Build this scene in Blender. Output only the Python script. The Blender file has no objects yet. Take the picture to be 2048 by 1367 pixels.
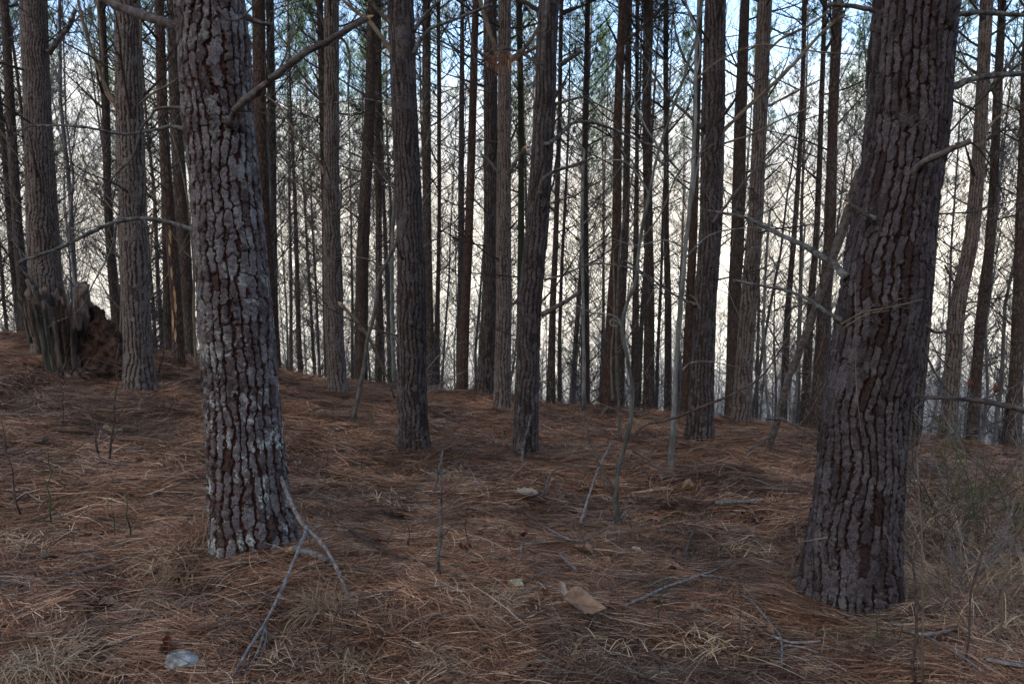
import bpy, math, random
import numpy as np
from mathutils import Vector, Matrix, Euler

# ------------------------------------------------------------------ camera, world, sun, exposure
SC = bpy.context.scene
COL = SC.collection
F_PX = 1568.0                 # focal length in photo pixels (2048 wide)
PITCH = math.radians(8.5)
cam_d = bpy.data.cameras.new("camera")
cam_d.sensor_width = 23.5
cam_d.lens = 23.5 * F_PX / 2048.0
cam_d.clip_start = 0.05
cam_d.clip_end = 6000
cam = bpy.data.objects.new("camera", cam_d)
COL.objects.link(cam)
cam.location = (0, 0, 0)
cam.rotation_euler = (math.radians(90) - PITCH, 0, 0)
SC.camera = cam

SUN_AZ = math.atan2(-0.52, -0.85)          # behind the camera and to the left
SUN_EL = math.radians(18)
world = bpy.data.worlds.new("World")
SC.world = world
world.use_nodes = True
wt = world.node_tree
for n in list(wt.nodes):
    wt.nodes.remove(n)
def wn(t, **kw):
    n = wt.nodes.new(t)
    for k, v in kw.items():
        setattr(n, k, v)
    return n
w_out = wn("ShaderNodeOutputWorld")
w_bg = wn("ShaderNodeBackground")
w_bg.inputs["Strength"].default_value = 0.12
w_sky = wn("ShaderNodeTexSky")
w_sky.sky_type = "NISHITA"
w_sky.sun_disc = False
w_sky.sun_elevation = SUN_EL
w_sky.sun_rotation = SUN_AZ
w_sky.air_density = 0.75
w_sky.dust_density = 2.5
w_sky.ozone_density = 1.0
w_tc = wn("ShaderNodeTexCoord")
w_sep = wn("ShaderNodeSeparateXYZ")
wt.links.new(w_tc.outputs["Generated"], w_sep.inputs[0])
w_add = wn("ShaderNodeMath", operation="ADD"); w_add.inputs[1].default_value = 0.22
w_abs = wn("ShaderNodeMath", operation="ABSOLUTE")
wt.links.new(w_sep.outputs["Z"], w_abs.inputs[0])
wt.links.new(w_abs.outputs[0], w_add.inputs[0])
w_dx = wn("ShaderNodeMath", operation="DIVIDE")
w_dy = wn("ShaderNodeMath", operation="DIVIDE")
wt.links.new(w_sep.outputs["X"], w_dx.inputs[0]); wt.links.new(w_add.outputs[0], w_dx.inputs[1])
wt.links.new(w_sep.outputs["Y"], w_dy.inputs[0]); wt.links.new(w_add.outputs[0], w_dy.inputs[1])
w_cmb = wn("ShaderNodeCombineXYZ")
wt.links.new(w_dx.outputs[0], w_cmb.inputs[0]); wt.links.new(w_dy.outputs[0], w_cmb.inputs[1])
w_noise = wn("ShaderNodeTexNoise")
w_noise.inputs["Scale"].default_value = 0.9
w_noise.inputs["Detail"].default_value = 6
w_noise.inputs["Roughness"].default_value = 0.6
wt.links.new(w_cmb.outputs[0], w_noise.inputs["Vector"])
# cloud cover thickens towards the horizon, as seen through more air
w_hz = wn("ShaderNodeMapRange")
w_hz.inputs["From Min"].default_value = 0.0; w_hz.inputs["From Max"].default_value = 0.30
w_hz.inputs["To Min"].default_value = 0.42; w_hz.inputs["To Max"].default_value = -0.15
wt.links.new(w_abs.outputs[0], w_hz.inputs["Value"])
w_sum = wn("ShaderNodeMath", operation="ADD")
wt.links.new(w_noise.outputs["Fac"], w_sum.inputs[0]); wt.links.new(w_hz.outputs[0], w_sum.inputs[1])
w_cr = wn("ShaderNodeMapRange")
w_cr.interpolation_type = "SMOOTHSTEP"
w_cr.inputs["From Min"].default_value = 0.475; w_cr.inputs["From Max"].default_value = 0.69
wt.links.new(w_sum.outputs[0], w_cr.inputs["Value"])
w_mix = wn("ShaderNodeMix", data_type="RGBA")
for s in w_mix.inputs:
    if s.name == "B" and s.type == "RGBA":
        s.default_value = (3.05, 3.06, 3.04, 1)
in_f = [s for s in w_mix.inputs if s.name == "Factor" and s.type == "VALUE"][0]
in_a = [s for s in w_mix.inputs if s.name == "A" and s.type == "RGBA"][0]
out_c = [s for s in w_mix.outputs if s.type == "RGBA"][0]
wt.links.new(w_cr.outputs[0], in_f)
wt.links.new(w_sky.outputs[0], in_a)
wt.links.new(out_c, w_bg.inputs["Color"])
wt.links.new(w_bg.outputs[0], w_out.inputs[0])

sun_d = bpy.data.lights.new("sun", "SUN")
sun_d.energy = 4.5
sun_d.angle = math.radians(0.5)
sun_d.color = (1.0, 0.93, 0.82)
sun = bpy.data.objects.new("sun", sun_d)
COL.objects.link(sun)
sdir = Vector((math.sin(SUN_AZ) * math.cos(SUN_EL), math.cos(SUN_AZ) * math.cos(SUN_EL), math.sin(SUN_EL)))
sun.rotation_euler = sdir.to_track_quat("Z", "Y").to_euler()
sun.location = sdir * 50

SC.view_settings.view_transform = "Standard"
SC.view_settings.look = "None"
SC.view_settings.gamma = 1.0
SC.view_settings.use_curve_mapping = False
SC.view_settings.exposure = 1.98
SC.cycles.max_bounces = 5
SC.cycles.diffuse_bounces = 4

# ------------------------------------------------------------------ noise and picture geometry
def _hash(ix, iy, iz, seed):
    h = (ix.astype(np.int64) * 374761393 + iy.astype(np.int64) * 668265263 + iz.astype(np.int64) * 2147483647 + seed * 974634777) & 0xffffffff
    h = ((h ^ (h >> 13)) * 1274126177) & 0xffffffff
    h = ((h ^ (h >> 15)) * 2246822519) & 0xffffffff
    h = h ^ (h >> 16)
    return (h & 0xffffff) / float(0xffffff)

def vnoise(x, y, z=None, seed=0):
    x = np.asarray(x, float); y = np.asarray(y, float)
    z = np.zeros_like(x) if z is None else np.asarray(z, float)
    ix, iy, iz = np.floor(x), np.floor(y), np.floor(z)
    fx, fy, fz = x - ix, y - iy, z - iz
    fx = fx * fx * (3 - 2 * fx); fy = fy * fy * (3 - 2 * fy); fz = fz * fz * (3 - 2 * fz)
    r = 0
    for a in (0, 1):
        for b in (0, 1):
            for c in (0, 1):
                w = (fx if a else 1 - fx) * (fy if b else 1 - fy) * (fz if c else 1 - fz)
                r = r + w * _hash(ix + a, iy + b, iz + c, seed)
    return r * 2 - 1

def fbm(x, y, z=None, oct=3, seed=0):
    s, a, f = 0, 1.0, 1.0
    for o in range(oct):
        s = s + a * vnoise(x * f, y * f, None if z is None else z * f, seed + o * 17)
        a *= 0.5; f *= 2.03
    return s

def sstep(a, b, x):
    t = np.clip((x - a) / (b - a), 0, 1)
    return t * t * (3 - 2 * t)

CP, SP = math.cos(PITCH), math.sin(PITCH)
def at(px, py, Y):
    """the point of the plane y = Y that the photo shows at (px, py)"""
    u = (px - 1024) / F_PX; v = (683.5 - py) / F_PX
    dx, dy, dz = u, CP + v * SP, -SP + v * CP
    k = Y / dy
    return Vector((dx * k, Y, dz * k))
def px_size(Y, py=683):
    v = (683.5 - py) / F_PX
    return (Y / (CP + v * SP)) / F_PX         # metres per photo pixel

# ------------------------------------------------------------------ the lie of the land
CTRL_PIX = [  # photo position of the ground, distance ahead
    (20, 1360, 2.0), (512, 1360, 2.0), (1024, 1360, 2.0), (1536, 1360, 2.0), (2030, 1360, 2.05),
    (510, 1118, 3.0), (1709, 1222, 2.75), (833, 917, 6.0), (1049, 928, 6.0), (1400, 893, 6.8),
    (278, 790, 7.0), (130, 752, 7.5), (677, 790, 9.0), (1003, 832, 9.0), (970, 798, 10.0),
    (1216, 825, 10.5), (1482, 858, 9.3), (357, 735, 10.0), (1893, 893, 9.5),
    (0, 668, 11.0), (200, 685, 11.0), (420, 725, 11.4), (620, 757, 11.5), (800, 785, 11.5), (1100, 817, 11.6),
    (1300, 832, 11.6), (1600, 862, 10.9), (1750, 876, 10.6), (1900, 893, 10.4), (2048, 905, 10.4),
    (1950, 1060, 4.0), (20, 1000, 3.7), (1300, 1060, 4.1), (20, 830, 5.8),
]
cp = np.array([[*at(a, b, c)] for a, b, c in CTRL_PIX])
extra = np.array([[0, 0, -1.18], [-3, 0, -1.05], [3, 0, -1.3], [0, -3, -0.5], [-4, -4, -0.2], [4, -4, -0.7],
                  [-10, 4, -1.0], [10, 4, -2.3], [-9, 9, -1.35], [10, 9, -3.0],
                  [-9, 13.5, -2.6], [-4, 14, -3.6], [0, 14, -4.1], [4, 14, -4.3], [9, 13.5, -4.3]])
cp = np.vstack([cp, extra])
def _tps(n2):
    return np.where(n2 > 1e-12, 0.5 * n2 * np.log(np.maximum(n2, 1e-12)), 0.0)
_n = len(cp)
_K = _tps(((cp[:, None, :2] - cp[None, :, :2]) ** 2).sum(-1)) + np.eye(_n) * 0.02
_P = np.hstack([np.ones((_n, 1)), cp[:, :2]])
_A = np.vstack([np.hstack([_K, _P]), np.hstack([_P.T, np.zeros((3, 3))])])
_W = np.linalg.solve(_A, np.concatenate([cp[:, 2], np.zeros(3)]))

PROF = {
    "F": ([0, 12, 16, 24, 40, 60, 90, 125, 260, 420, 3200], [-1.2, -2.9, -5.2, -9.5, -17, -23, -27, -26, 7, 9, 9]),
    "R": ([0, 12, 24, 40, 60, 90, 125, 260, 420, 3200], [-1.2, -3.6, -7, -12, -17, -20, -20, 2, 5, 6]),
    "B": ([0, 6, 12, 50, 80, 125, 260, 420, 3200], [-1.2, 0.1, 3.0, 22, 38, 44, 44, 36, 16]),  # unseen hill behind the camera, raised to keep the sun off the foreground
    "L": ([0, 12, 24, 40, 60, 90, 125, 260, 420, 3200], [-1.1, -1.6, -5, -9, -13, -16, -14, 6, 9, 9]),
}
_KN = [(-180, "B"), (-135, "B"), (-88, "L"), (-45, "F"), (45, "F"), (90, "R"), (150, "B"), (180, "B")]
def ground_z(x, y, bumps=True):
    x = np.atleast_1d(np.asarray(x, float)); y = np.atleast_1d(np.asarray(y, float))
    sh = x.shape
    x = x.ravel(); y = y.ravel()
    r = np.hypot(x, y); ang = np.degrees(np.arctan2(x, y))
    pr = {k: np.interp(r, *v) for k, v in PROF.items()}
    z = np.zeros_like(x)
    for (a0, k0), (a1, k1) in zip(_KN[:-1], _KN[1:]):
        m = (ang >= a0) & (ang <= a1)
        t = sstep(a0, a1, ang)
        z = np.where(m, pr[k0] * (1 - t) + pr[k1] * t, z)
    w = (1 - sstep(12.2, 16, r)) * sstep(-4, -1, y)
    sel = w > 0
    if sel.any():
        xs, ys = x[sel], y[sel]
        o = np.empty_like(xs)
        for i in range(0, len(xs), 20000):
            X, Y = xs[i:i + 20000], ys[i:i + 20000]
            n2 = (X[:, None] - cp[None, :, 0]) ** 2 + (Y[:, None] - cp[None, :, 1]) ** 2
            o[i:i + 20000] = _tps(n2) @ _W[:_n] + _W[_n] + _W[_n + 1] * X + _W[_n + 2] * Y
        z[sel] = z[sel] * (1 - w[sel]) + o * w[sel]
    z = z + sstep(16, 60, r) * 0.6 * fbm(x / 14, y / 14, oct=3, seed=5)
    if bumps:
        near = 1 - sstep(25, 60, r)
        z = z + near * (0.045 * fbm(x * 1.5, y * 1.5, oct=2, seed=9) + 0.026 * fbm(x * 5, y * 5, oct=2, seed=11))
    return z.reshape(sh)
def gz(x, y):
    return float(ground_z(x, y)[0])
def hit(px, py):
    """where the photo's ray meets the ground"""
    Ys = np.linspace(1.5, 13, 900)
    pts = [at(px, py, Y) for Y in (1.0,)]
    d = pts[0]
    X = d.x * Ys; Z = d.z * Ys
    g = ground_z(X, Ys)
    idx = np.where(Z <= g)[0]
    i = idx[0] if len(idx) else 899
    return Vector((X[i], Ys[i], g[i]))

# ------------------------------------------------------------------ materials
def new_mat(name):
    m = bpy.data.materials.new(name)
    m.use_nodes = True
    nt = m.node_tree
    for n in list(nt.nodes):
        nt.nodes.remove(n)
    out = nt.nodes.new("ShaderNodeOutputMaterial")
    b = nt.nodes.new("ShaderNodeBsdfPrincipled")
    nt.links.new(b.outputs[0], out.inputs[0])
    b.inputs["Roughness"].default_value = 0.9
    b.inputs["Specular IOR Level"].default_value = 0.2
    return m, nt, b
def sock(col, name, typ, outs=False):
    for s in (col.outputs if outs else col.inputs):
        if s.name == name and s.type == typ:
            return s
def mixc(nt, fac, a, b, mode="MIX"):
    n = nt.nodes.new("ShaderNodeMix"); n.data_type = "RGBA"; n.blend_type = mode
    for nm, v, typ in (("Factor", fac, "VALUE"), ("A", a, "RGBA"), ("B", b, "RGBA")):
        s = sock(n, nm, typ)
        if hasattr(v, "links"):
            nt.links.new(v, s)
        elif isinstance(v, (int, float)):
            s.default_value = v
        else:
            s.default_value = (*v, 1)
    return sock(n, "Result", "RGBA", True)
def noise(nt, scale, detail=4, rough=0.6, vec=None, stretch=None):
    t = nt.nodes.new("ShaderNodeTexNoise")
    t.inputs["Scale"].default_value = scale; t.inputs["Detail"].default_value = detail
    t.inputs["Roughness"].default_value = rough
    if vec is None:
        tc = nt.nodes.new("ShaderNodeTexCoord"); vec = tc.outputs["Object"]
    if stretch:
        mp = nt.nodes.new("ShaderNodeMapping"); mp.inputs["Scale"].default_value = stretch
        nt.links.new(vec, mp.inputs[0]); vec = mp.outputs[0]
    nt.links.new(vec, t.inputs["Vector"])
    return t.outputs["Fac"]
def ramp(nt, f, a, b, lo=0.0, hi=1.0):
    n = nt.nodes.new("ShaderNodeMapRange"); n.interpolation_type = "SMOOTHSTEP"
    n.inputs["From Min"].default_value = a; n.inputs["From Max"].default_value = b
    n.inputs["To Min"].default_value = lo; n.inputs["To Max"].default_value = hi
    nt.links.new(f, n.inputs["Value"])
    return n.outputs[0]
def attr(nt, name, t="GEOMETRY"):
    n = nt.nodes.new("ShaderNodeAttribute"); n.attribute_name = name; n.attribute_type = t
    return n
def mult(nt, a, b):
    n = nt.nodes.new("ShaderNodeMath"); n.operation = "MULTIPLY"
    for i, v in enumerate((a, b)):
        if hasattr(v, "links"): nt.links.new(v, n.inputs[i])
        else: n.inputs[i].default_value = v
    return n.outputs[0]
def bump(nt, b, h, strength, dist):
    n = nt.nodes.new("ShaderNodeBump"); n.inputs["Strength"].default_value = strength
    n.inputs["Distance"].default_value = dist
    nt.links.new(h, n.inputs["Height"]); nt.links.new(n.outputs[0], b.inputs["Normal"])

def bark_near(name, furrow, plate_a, plate_b, lichen=0.0, lich_col=(0.56, 0.62, 0.54)):
    """bark whose plates are in the mesh; the attributes say which piece a point lies on"""
    m, nt, b = new_mat(name)
    pl = attr(nt, "plate").outputs["Fac"]; ce = attr(nt, "cell").outputs["Fac"]
    n1 = noise(nt, 55, 5, 0.7); n2 = noise(nt, 260, 3, 0.7); n3 = noise(nt, 7, 3)
    grey = mixc(nt, ramp(nt, ce, 0.0, 1.0), plate_a, plate_b)
    grey = mixc(nt, ramp(nt, n1, 0.35, 0.7), mixc(nt, 0.45, grey, furrow), grey)
    grey = mixc(nt, ramp(nt, n2, 0.35, 0.68, 0.55, 1.45), (0, 0, 0), grey) if False else grey
    br = mixc(nt, ramp(nt, n2, 0.3, 0.7), (0.50, 0.48, 0.47), (1.38, 1.38, 1.38))
    grey = mixc(nt, 1.0, grey, br, "MULTIPLY")
    fur = mixc(nt, ramp(nt, n1, 0.3, 0.7), tuple(c * 0.55 for c in furrow), tuple(c * 1.3 for c in furrow))
    c = mixc(nt, ramp(nt, pl, 0.35, 0.8), fur, grey)
    if lichen > 0:
        tc = nt.nodes.new("ShaderNodeTexCoord"); sp = nt.nodes.new("ShaderNodeSeparateXYZ")
        nt.links.new(tc.outputs["Object"], sp.inputs[0])
        low = ramp(nt, sp.outputs["Z"], 0.15, 1.5, 1.0, 0.25)
        patch = ramp(nt, noise(nt, 11, 6, 0.72), 0.525, 0.59)
        spk = ramp(nt, noise(nt, 60, 3, 0.6), 0.40, 0.56)
        f = mult(nt, mult(nt, mult(nt, patch, spk), low), mult(nt, ramp(nt, pl, 0.5, 0.9), lichen))
        c = mixc(nt, f, c, lich_col)
    nt.links.new(c, b.inputs["Base Color"])
    b.inputs["Roughness"].default_value = 0.85
    bump(nt, b, n2, 1.0, 0.004)
    return m
def bark_far(name, dark, light, red, scale=1.0):
    m, nt, b = new_mat(name)
    oi = nt.nodes.new("ShaderNodeObjectInfo")
    tc = nt.nodes.new("ShaderNodeTexCoord")
    mp = nt.nodes.new("ShaderNodeMapping"); mp.inputs["Scale"].default_value = (1, 1, 0.3)
    nt.links.new(tc.outputs["Object"], mp.inputs[0])
    vo = nt.nodes.new("ShaderNodeTexVoronoi"); vo.feature = "DISTANCE_TO_EDGE"; vo.inputs["Scale"].default_value = 32 * scale
    wn_ = nt.nodes.new("ShaderNodeTexNoise"); wn_.inputs["Scale"].default_value = 20
    nt.links.new(mp.outputs[0], wn_.inputs["Vector"])
    av = nt.nodes.new("ShaderNodeVectorMath"); av.operation = "MULTIPLY_ADD"
    nt.links.new(wn_.outputs["Color"], av.inputs[0]); av.inputs[1].default_value = (0.03, 0.03, 0.03)
    nt.links.new(mp.outputs[0], av.inputs[2]); nt.links.new(av.outputs[0], vo.inputs["Vector"])
    e = ramp(nt, vo.outputs["Distance"], 0.0, 0.22)
    big = noise(nt, 2.2, 4, 0.6)
    c = mixc(nt, ramp(nt, big, 0.38, 0.62), light, red)
    c = mixc(nt, mult(nt, oi.outputs["Random"], 0.55), c, dark)
    fine = noise(nt, 90, 3, 0.7, vec=mp.outputs[0])
    c = mixc(nt, 1.0, c, mixc(nt, ramp(nt, fine, 0.3, 0.7), (0.6, 0.6, 0.6), (1.3, 1.3, 1.3)), "MULTIPLY")
    c = mixc(nt, e, dark, c)
    nt.links.new(c, b.inputs["Base Color"])
    bump(nt, b, e, 0.8, 0.012)
    return m
def plain(name, a, bcol, scale=20, rough=0.9, stretch=None, rnd=0.0, bmp=0.0, transl=None):
    m, nt, b = new_mat(name)
    f = ramp(nt, noise(nt, scale, 5, 0.65, stretch=stretch), 0.35, 0.65)
    c = mixc(nt, f, a, bcol)
    if rnd > 0:
        oi = nt.nodes.new("ShaderNodeObjectInfo")
        c = mixc(nt, mult(nt, oi.outputs["Random"], rnd), c, tuple(x * 0.35 for x in a))
    nt.links.new(c, b.inputs["Base Color"]); b.inputs["Roughness"].default_value = rough
    if bmp: bump(nt, b, f, bmp, 0.004)
    return m

M_T1 = bark_near("pine_bark_lichen", (0.080, 0.036, 0.025), (0.31, 0.30, 0.305), (0.072, 0.059, 0.055), 1.0)
M_T2 = bark_near("pine_bark_plated", (0.040, 0.019, 0.015), (0.150, 0.142, 0.150), (0.036, 0.030, 0.030), 0.12)
M_MID = bark_near("pine_bark_mid", (0.040, 0.026, 0.021), (0.150, 0.136, 0.133), (0.054, 0.044, 0.041), 0.15)
M_GREY = bark_near("pine_bark_grey", (0.065, 0.042, 0.032), (0.27, 0.242, 0.220), (0.150, 0.124, 0.106), 0.1)
M_FAR = bark_far("pine_bark_far", (0.060, 0.042, 0.033), (0.170, 0.150, 0.135), (0.105, 0.083, 0.070))
M_FARRED = bark_far("pine_bark_reddish", (0.065, 0.036, 0.025), (0.16, 0.128, 0.105), (0.115, 0.076, 0.057))
M_MOSS = plain("mossy_bark", (0.028, 0.042, 0.022), (0.055, 0.060, 0.035), 14)
M_LIMB = plain("dead_limb", (0.060, 0.048, 0.042), (0.150, 0.132, 0.120), 30, bmp=0.5)
M_LIMBG = plain("lichened_limb", (0.050, 0.048, 0.043), (0.175, 0.178, 0.162), 45, bmp=0.5)
M_TWIG = plain("dead_twig", (0.045, 0.036, 0.030), (0.105, 0.088, 0.074), 12, rnd=0.5)
M_TAN = plain("tan_twig", (0.13, 0.10, 0.070), (0.23, 0.185, 0.13), 12)
M_SAP = plain("grey_sapling_bark", (0.10, 0.105, 0.095), (0.25, 0.255, 0.23), 16, stretch=(1, 1, 0.35))
M_SAPD = plain("brown_sapling_bark", (0.075, 0.065, 0.055), (0.16, 0.145, 0.125), 20)
M_FARSAP = plain("far_grey_bark", (0.13, 0.125, 0.125), (0.26, 0.25, 0.24), 5, rnd=0.7)
M_HAZED = plain("hazed_far_bark", (0.34, 0.335, 0.32), (0.48, 0.475, 0.45), 5, rnd=0.3)  # far bark with distance glare and haze lightened into its colour
M_WOOD = plain("broken_wood", (0.42, 0.24, 0.10), (0.62, 0.42, 0.22), 40, stretch=(1, 1, 0.2))
M_STICK = plain("grey_stick", (0.13, 0.115, 0.105), (0.30, 0.28, 0.26), 50, bmp=0.4)
M_STICKB = plain("brown_stick", (0.065, 0.045, 0.035), (0.145, 0.11, 0.09), 50, bmp=0.4)
M_STONE = plain("pale_stone", (0.20, 0.19, 0.16), (0.42, 0.43, 0.40), 26, bmp=0.6)
M_STONEY = plain("yellow_stone", (0.22, 0.18, 0.11), (0.52, 0.48, 0.34), 25, bmp=0.6)
M_GREEN = plain("green_stem", (0.050, 0.078, 0.025), (0.10, 0.130, 0.050), 20)
M_LEAF = plain("dead_oak_leaf", (0.20, 0.125, 0.080), (0.33, 0.23, 0.155), 30)
M_LEAFP = plain("pale_oak_leaf", (0.34, 0.26, 0.17), (0.48, 0.39, 0.28), 30)
M_LEAFR = plain("russet_leaf", (0.085, 0.030, 0.018), (0.16, 0.065, 0.035), 30)
M_STUMP = plain("rotten_wood", (0.045, 0.032, 0.025), (0.22, 0.165, 0.13), 16, stretch=(1, 1, 0.18), bmp=1.0)
M_STUMPG = plain("weathered_green_wood", (0.060, 0.060, 0.045), (0.18, 0.175, 0.135), 22, stretch=(1, 1, 0.15), bmp=1.0)
M_STUMPR = plain("crumbling_red_wood", (0.032, 0.018, 0.012), (0.105, 0.060, 0.038), 22, bmp=1.0)

def needle_mat(name, cols, green=False):
    m, nt, b = new_mat(name)
    a = attr(nt, "tone").outputs["Fac"]
    cr = nt.nodes.new("ShaderNodeValToRGB")
    el = cr.color_ramp.elements
    for i, (p, c) in enumerate(cols):
        e = el[i] if i < 2 else el.new(p)
        e.position = p; e.color = (*c, 1)
    nt.links.new(a, cr.inputs[0])
    oi = nt.nodes.new("ShaderNodeObjectInfo")
    c = mixc(nt, 1.0, cr.outputs[0], mixc(nt, oi.outputs["Random"], (0.50, 0.46, 0.44), (1.22, 1.22, 1.22)), "MULTIPLY")
    if not green:         # fresh orange falls beside older, greyer, damper litter
        lf = noise(nt, 1.1, 4, 0.6, vec=oi.outputs["Location"])
        c = mixc(nt, 1.0, c, mixc(nt, ramp(nt, lf, 0.36, 0.62), (0.50, 0.52, 0.56), (1.15, 1.08, 1.02)), "MULTIPLY")
    nt.links.new(c, b.inputs["Base Color"])
    b.inputs["Roughness"].default_value = 0.65
    b.inputs["Specular IOR Level"].default_value = 0.3
    return m
M_NEEDLE = needle_mat("fallen_pine_needle", [(0.0, (0.050, 0.027, 0.018)), (0.35, (0.200, 0.102, 0.057)), (0.7, (0.42, 0.225, 0.122)), (0.93, (0.56, 0.36, 0.215)), (1.0, (0.68, 0.54, 0.37))])
M_PINE = needle_mat("live_pine_needle", [(0.0, (0.035, 0.070, 0.030)), (0.5, (0.055, 0.115, 0.055)), (1.0, (0.085, 0.150, 0.080))], green=True)
M_DRY = needle_mat("dry_grass_blade", [(0.0, (0.24, 0.14, 0.07)), (0.5, (0.48, 0.335, 0.19)), (1.0, (0.72, 0.56, 0.35))], green=True)
M_GRASS = needle_mat("green_grass_blade", [(0.0, (0.05, 0.085, 0.02)), (1.0, (0.12, 0.17, 0.05))], green=True)

def ground_mat():
    m, nt, b = new_mat("forest_floor")
    geo = nt.nodes.new("ShaderNodeNewGeometry")
    pos = geo.outputs["Position"]
    n1 = noise(nt, 1.2, 5, 0.6, vec=pos); n2 = noise(nt, 45, 5, 0.75, vec=pos)
    n3 = noise(nt, 30, 5, 0.8, vec=pos, stretch=(3.5, 0.7, 1))
    c = mixc(nt, ramp(nt, n2, 0.35, 0.66), (0.045, 0.022, 0.012), (0.21, 0.10, 0.048))
    c = mixc(nt, mult(nt, ramp(nt, n3, 0.5, 0.62), 0.6), c, (0.36, 0.19, 0.09))
    c = mixc(nt, mult(nt, ramp(nt, n1, 0.45, 0.65), 0.5), c, (0.05, 0.03, 0.02))
    # beyond the wood the ground is an open field of straw-coloured winter grass
    ln = nt.nodes.new("ShaderNodeVectorMath"); ln.operation = "LENGTH"
    nt.links.new(pos, ln.inputs[0])
    sp = nt.nodes.new("ShaderNodeSeparateXYZ"); nt.links.new(pos, sp.inputs[0])
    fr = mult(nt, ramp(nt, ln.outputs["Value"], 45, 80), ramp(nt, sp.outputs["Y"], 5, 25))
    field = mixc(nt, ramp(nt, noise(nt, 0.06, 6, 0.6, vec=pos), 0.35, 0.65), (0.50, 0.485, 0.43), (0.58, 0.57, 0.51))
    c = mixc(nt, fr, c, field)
    nt.links.new(c, b.inputs["Base Color"])
    bump(nt, b, n2, 0.9, 0.02)
    return m
M_GROUND = ground_mat()

# ------------------------------------------------------------------ mesh building
class MB:
    def __init__(s):
        s.v = []; s.f = []; s.m = []; s.tone = []
    def tube(s, pts, rad, sides=5, mat=0, cap=True, jitter=0.0, rng=None):
        pts = [Vector(p) for p in pts]
        n = len(pts)
        b0 = len(s.v)
        prev = None
        for i, p in enumerate(pts):
            d = (pts[min(i + 1, n - 1)] - pts[max(i - 1, 0)])
            if d.length < 1e-9: d = Vector((0, 0, 1))
            d.normalize()
            if prev is None:
                a = Vector((0, 0, 1)) if abs(d.z) < 0.9 else Vector((1, 0, 0))
                u = d.cross(a).normalized()
            else:
                u = (prev - d * prev.dot(d))
                u = u.normalized() if u.length > 1e-6 else d.orthogonal().normalized()
            prev = u
            w = d.cross(u)
            for k in range(sides):
                t = 2 * math.pi * k / sides
                r = rad[i] * (1 + (rng.uniform(-jitter, jitter) if jitter else 0))
                s.v.append(p + u * (math.cos(t) * r) + w * (math.sin(t) * r))
        for i in range(n - 1):
            for k in range(sides):
                a = b0 + i * sides + k; b = b0 + i * sides + (k + 1) % sides
                s.f.append((a, b, b + sides, a + sides)); s.m.append(mat)
        if cap and sides > 2:
            s.f.append(tuple(b0 + (n - 1) * sides + k for k in range(sides))); s.m.append(mat)
            s.f.append(tuple(b0 + k for k in reversed(range(sides)))); s.m.append(mat)
    def add(s, verts, faces, mat=0):
        b0 = len(s.v)
        s.v.extend(verts)
        s.f.extend(tuple(b0 + i for i in f) for f in faces)
        s.m.extend([mat] * len(faces))
    def mesh(s, name, mats, smooth=True, off=None):
        me = bpy.data.meshes.new(name)
        vs = [tuple(v) for v in s.v] if off is None else [tuple(Vector(v) - off) for v in s.v]
        me.from_pydata(vs, [], s.f)
        for m in (mats if isinstance(mats, (list, tuple)) else [mats]):
            me.materials.append(m)
        if any(s.m):
            me.polygons.foreach_set("material_index", s.m)
        if s.tone:
            a = me.attributes.new("tone", "FLOAT", "POINT")
            a.data.foreach_set("value", s.tone + [0.5] * (len(s.v) - len(s.tone)))
        me.polygons.foreach_set("use_smooth", [smooth] * len(me.polygons))
        me.update()
        return me

def link(name, me, parent=None, loc=(0, 0, 0), rot=(0, 0, 0), scale=(1, 1, 1)):
    o = bpy.data.objects.new(name, me)
    COL.objects.link(o)
    o.location = loc; o.rotation_euler = rot; o.scale = scale
    if parent is not None: o.parent = parent
    return o
def tag(o, label=None, cat=None, group=None, kind=None):
    if label: o["label"] = label
    if cat: o["category"] = cat
    if group: o["group"] = group
    if kind: o["kind"] = kind
    return o
def empty(name, loc, label, cat, group=None):
    o = bpy.data.objects.new(name, None)
    COL.objects.link(o)
    o.location = loc; o.empty_display_size = 0.2
    return tag(o, label, cat, group)

def grid_mesh(name, P, mat, wrap, attrs=None, smooth=True):
    """P: (rows, cols, 3) points -> a mesh of quads"""
    R, C = P.shape[:2]
    me = bpy.data.meshes.new(name)
    i, j = np.meshgrid(np.arange(R - 1), np.arange(C if wrap else C - 1), indexing="ij")
    j2 = (j + 1) % C
    q = np.stack([i * C + j, i * C + j2, (i + 1) * C + j2, (i + 1) * C + j], -1).reshape(-1, 4)
    me.vertices.add(R * C); me.vertices.foreach_set("co", P.reshape(-1).astype(np.float32))
    me.loops.add(q.size); me.loops.foreach_set("vertex_index", q.reshape(-1).astype(np.int32))
    me.polygons.add(len(q))
    me.polygons.foreach_set("loop_start", np.arange(0, q.size, 4, dtype=np.int32))
    me.polygons.foreach_set("use_smooth", np.full(len(q), smooth))
    for k, v in (attrs or {}).items():
        a = me.attributes.new(k, "FLOAT", "POINT"); a.data.foreach_set("value", v.reshape(-1).astype(np.float32))
    me.update(calc_edges=True)
    me.materials.append(mat)
    return me

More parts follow.
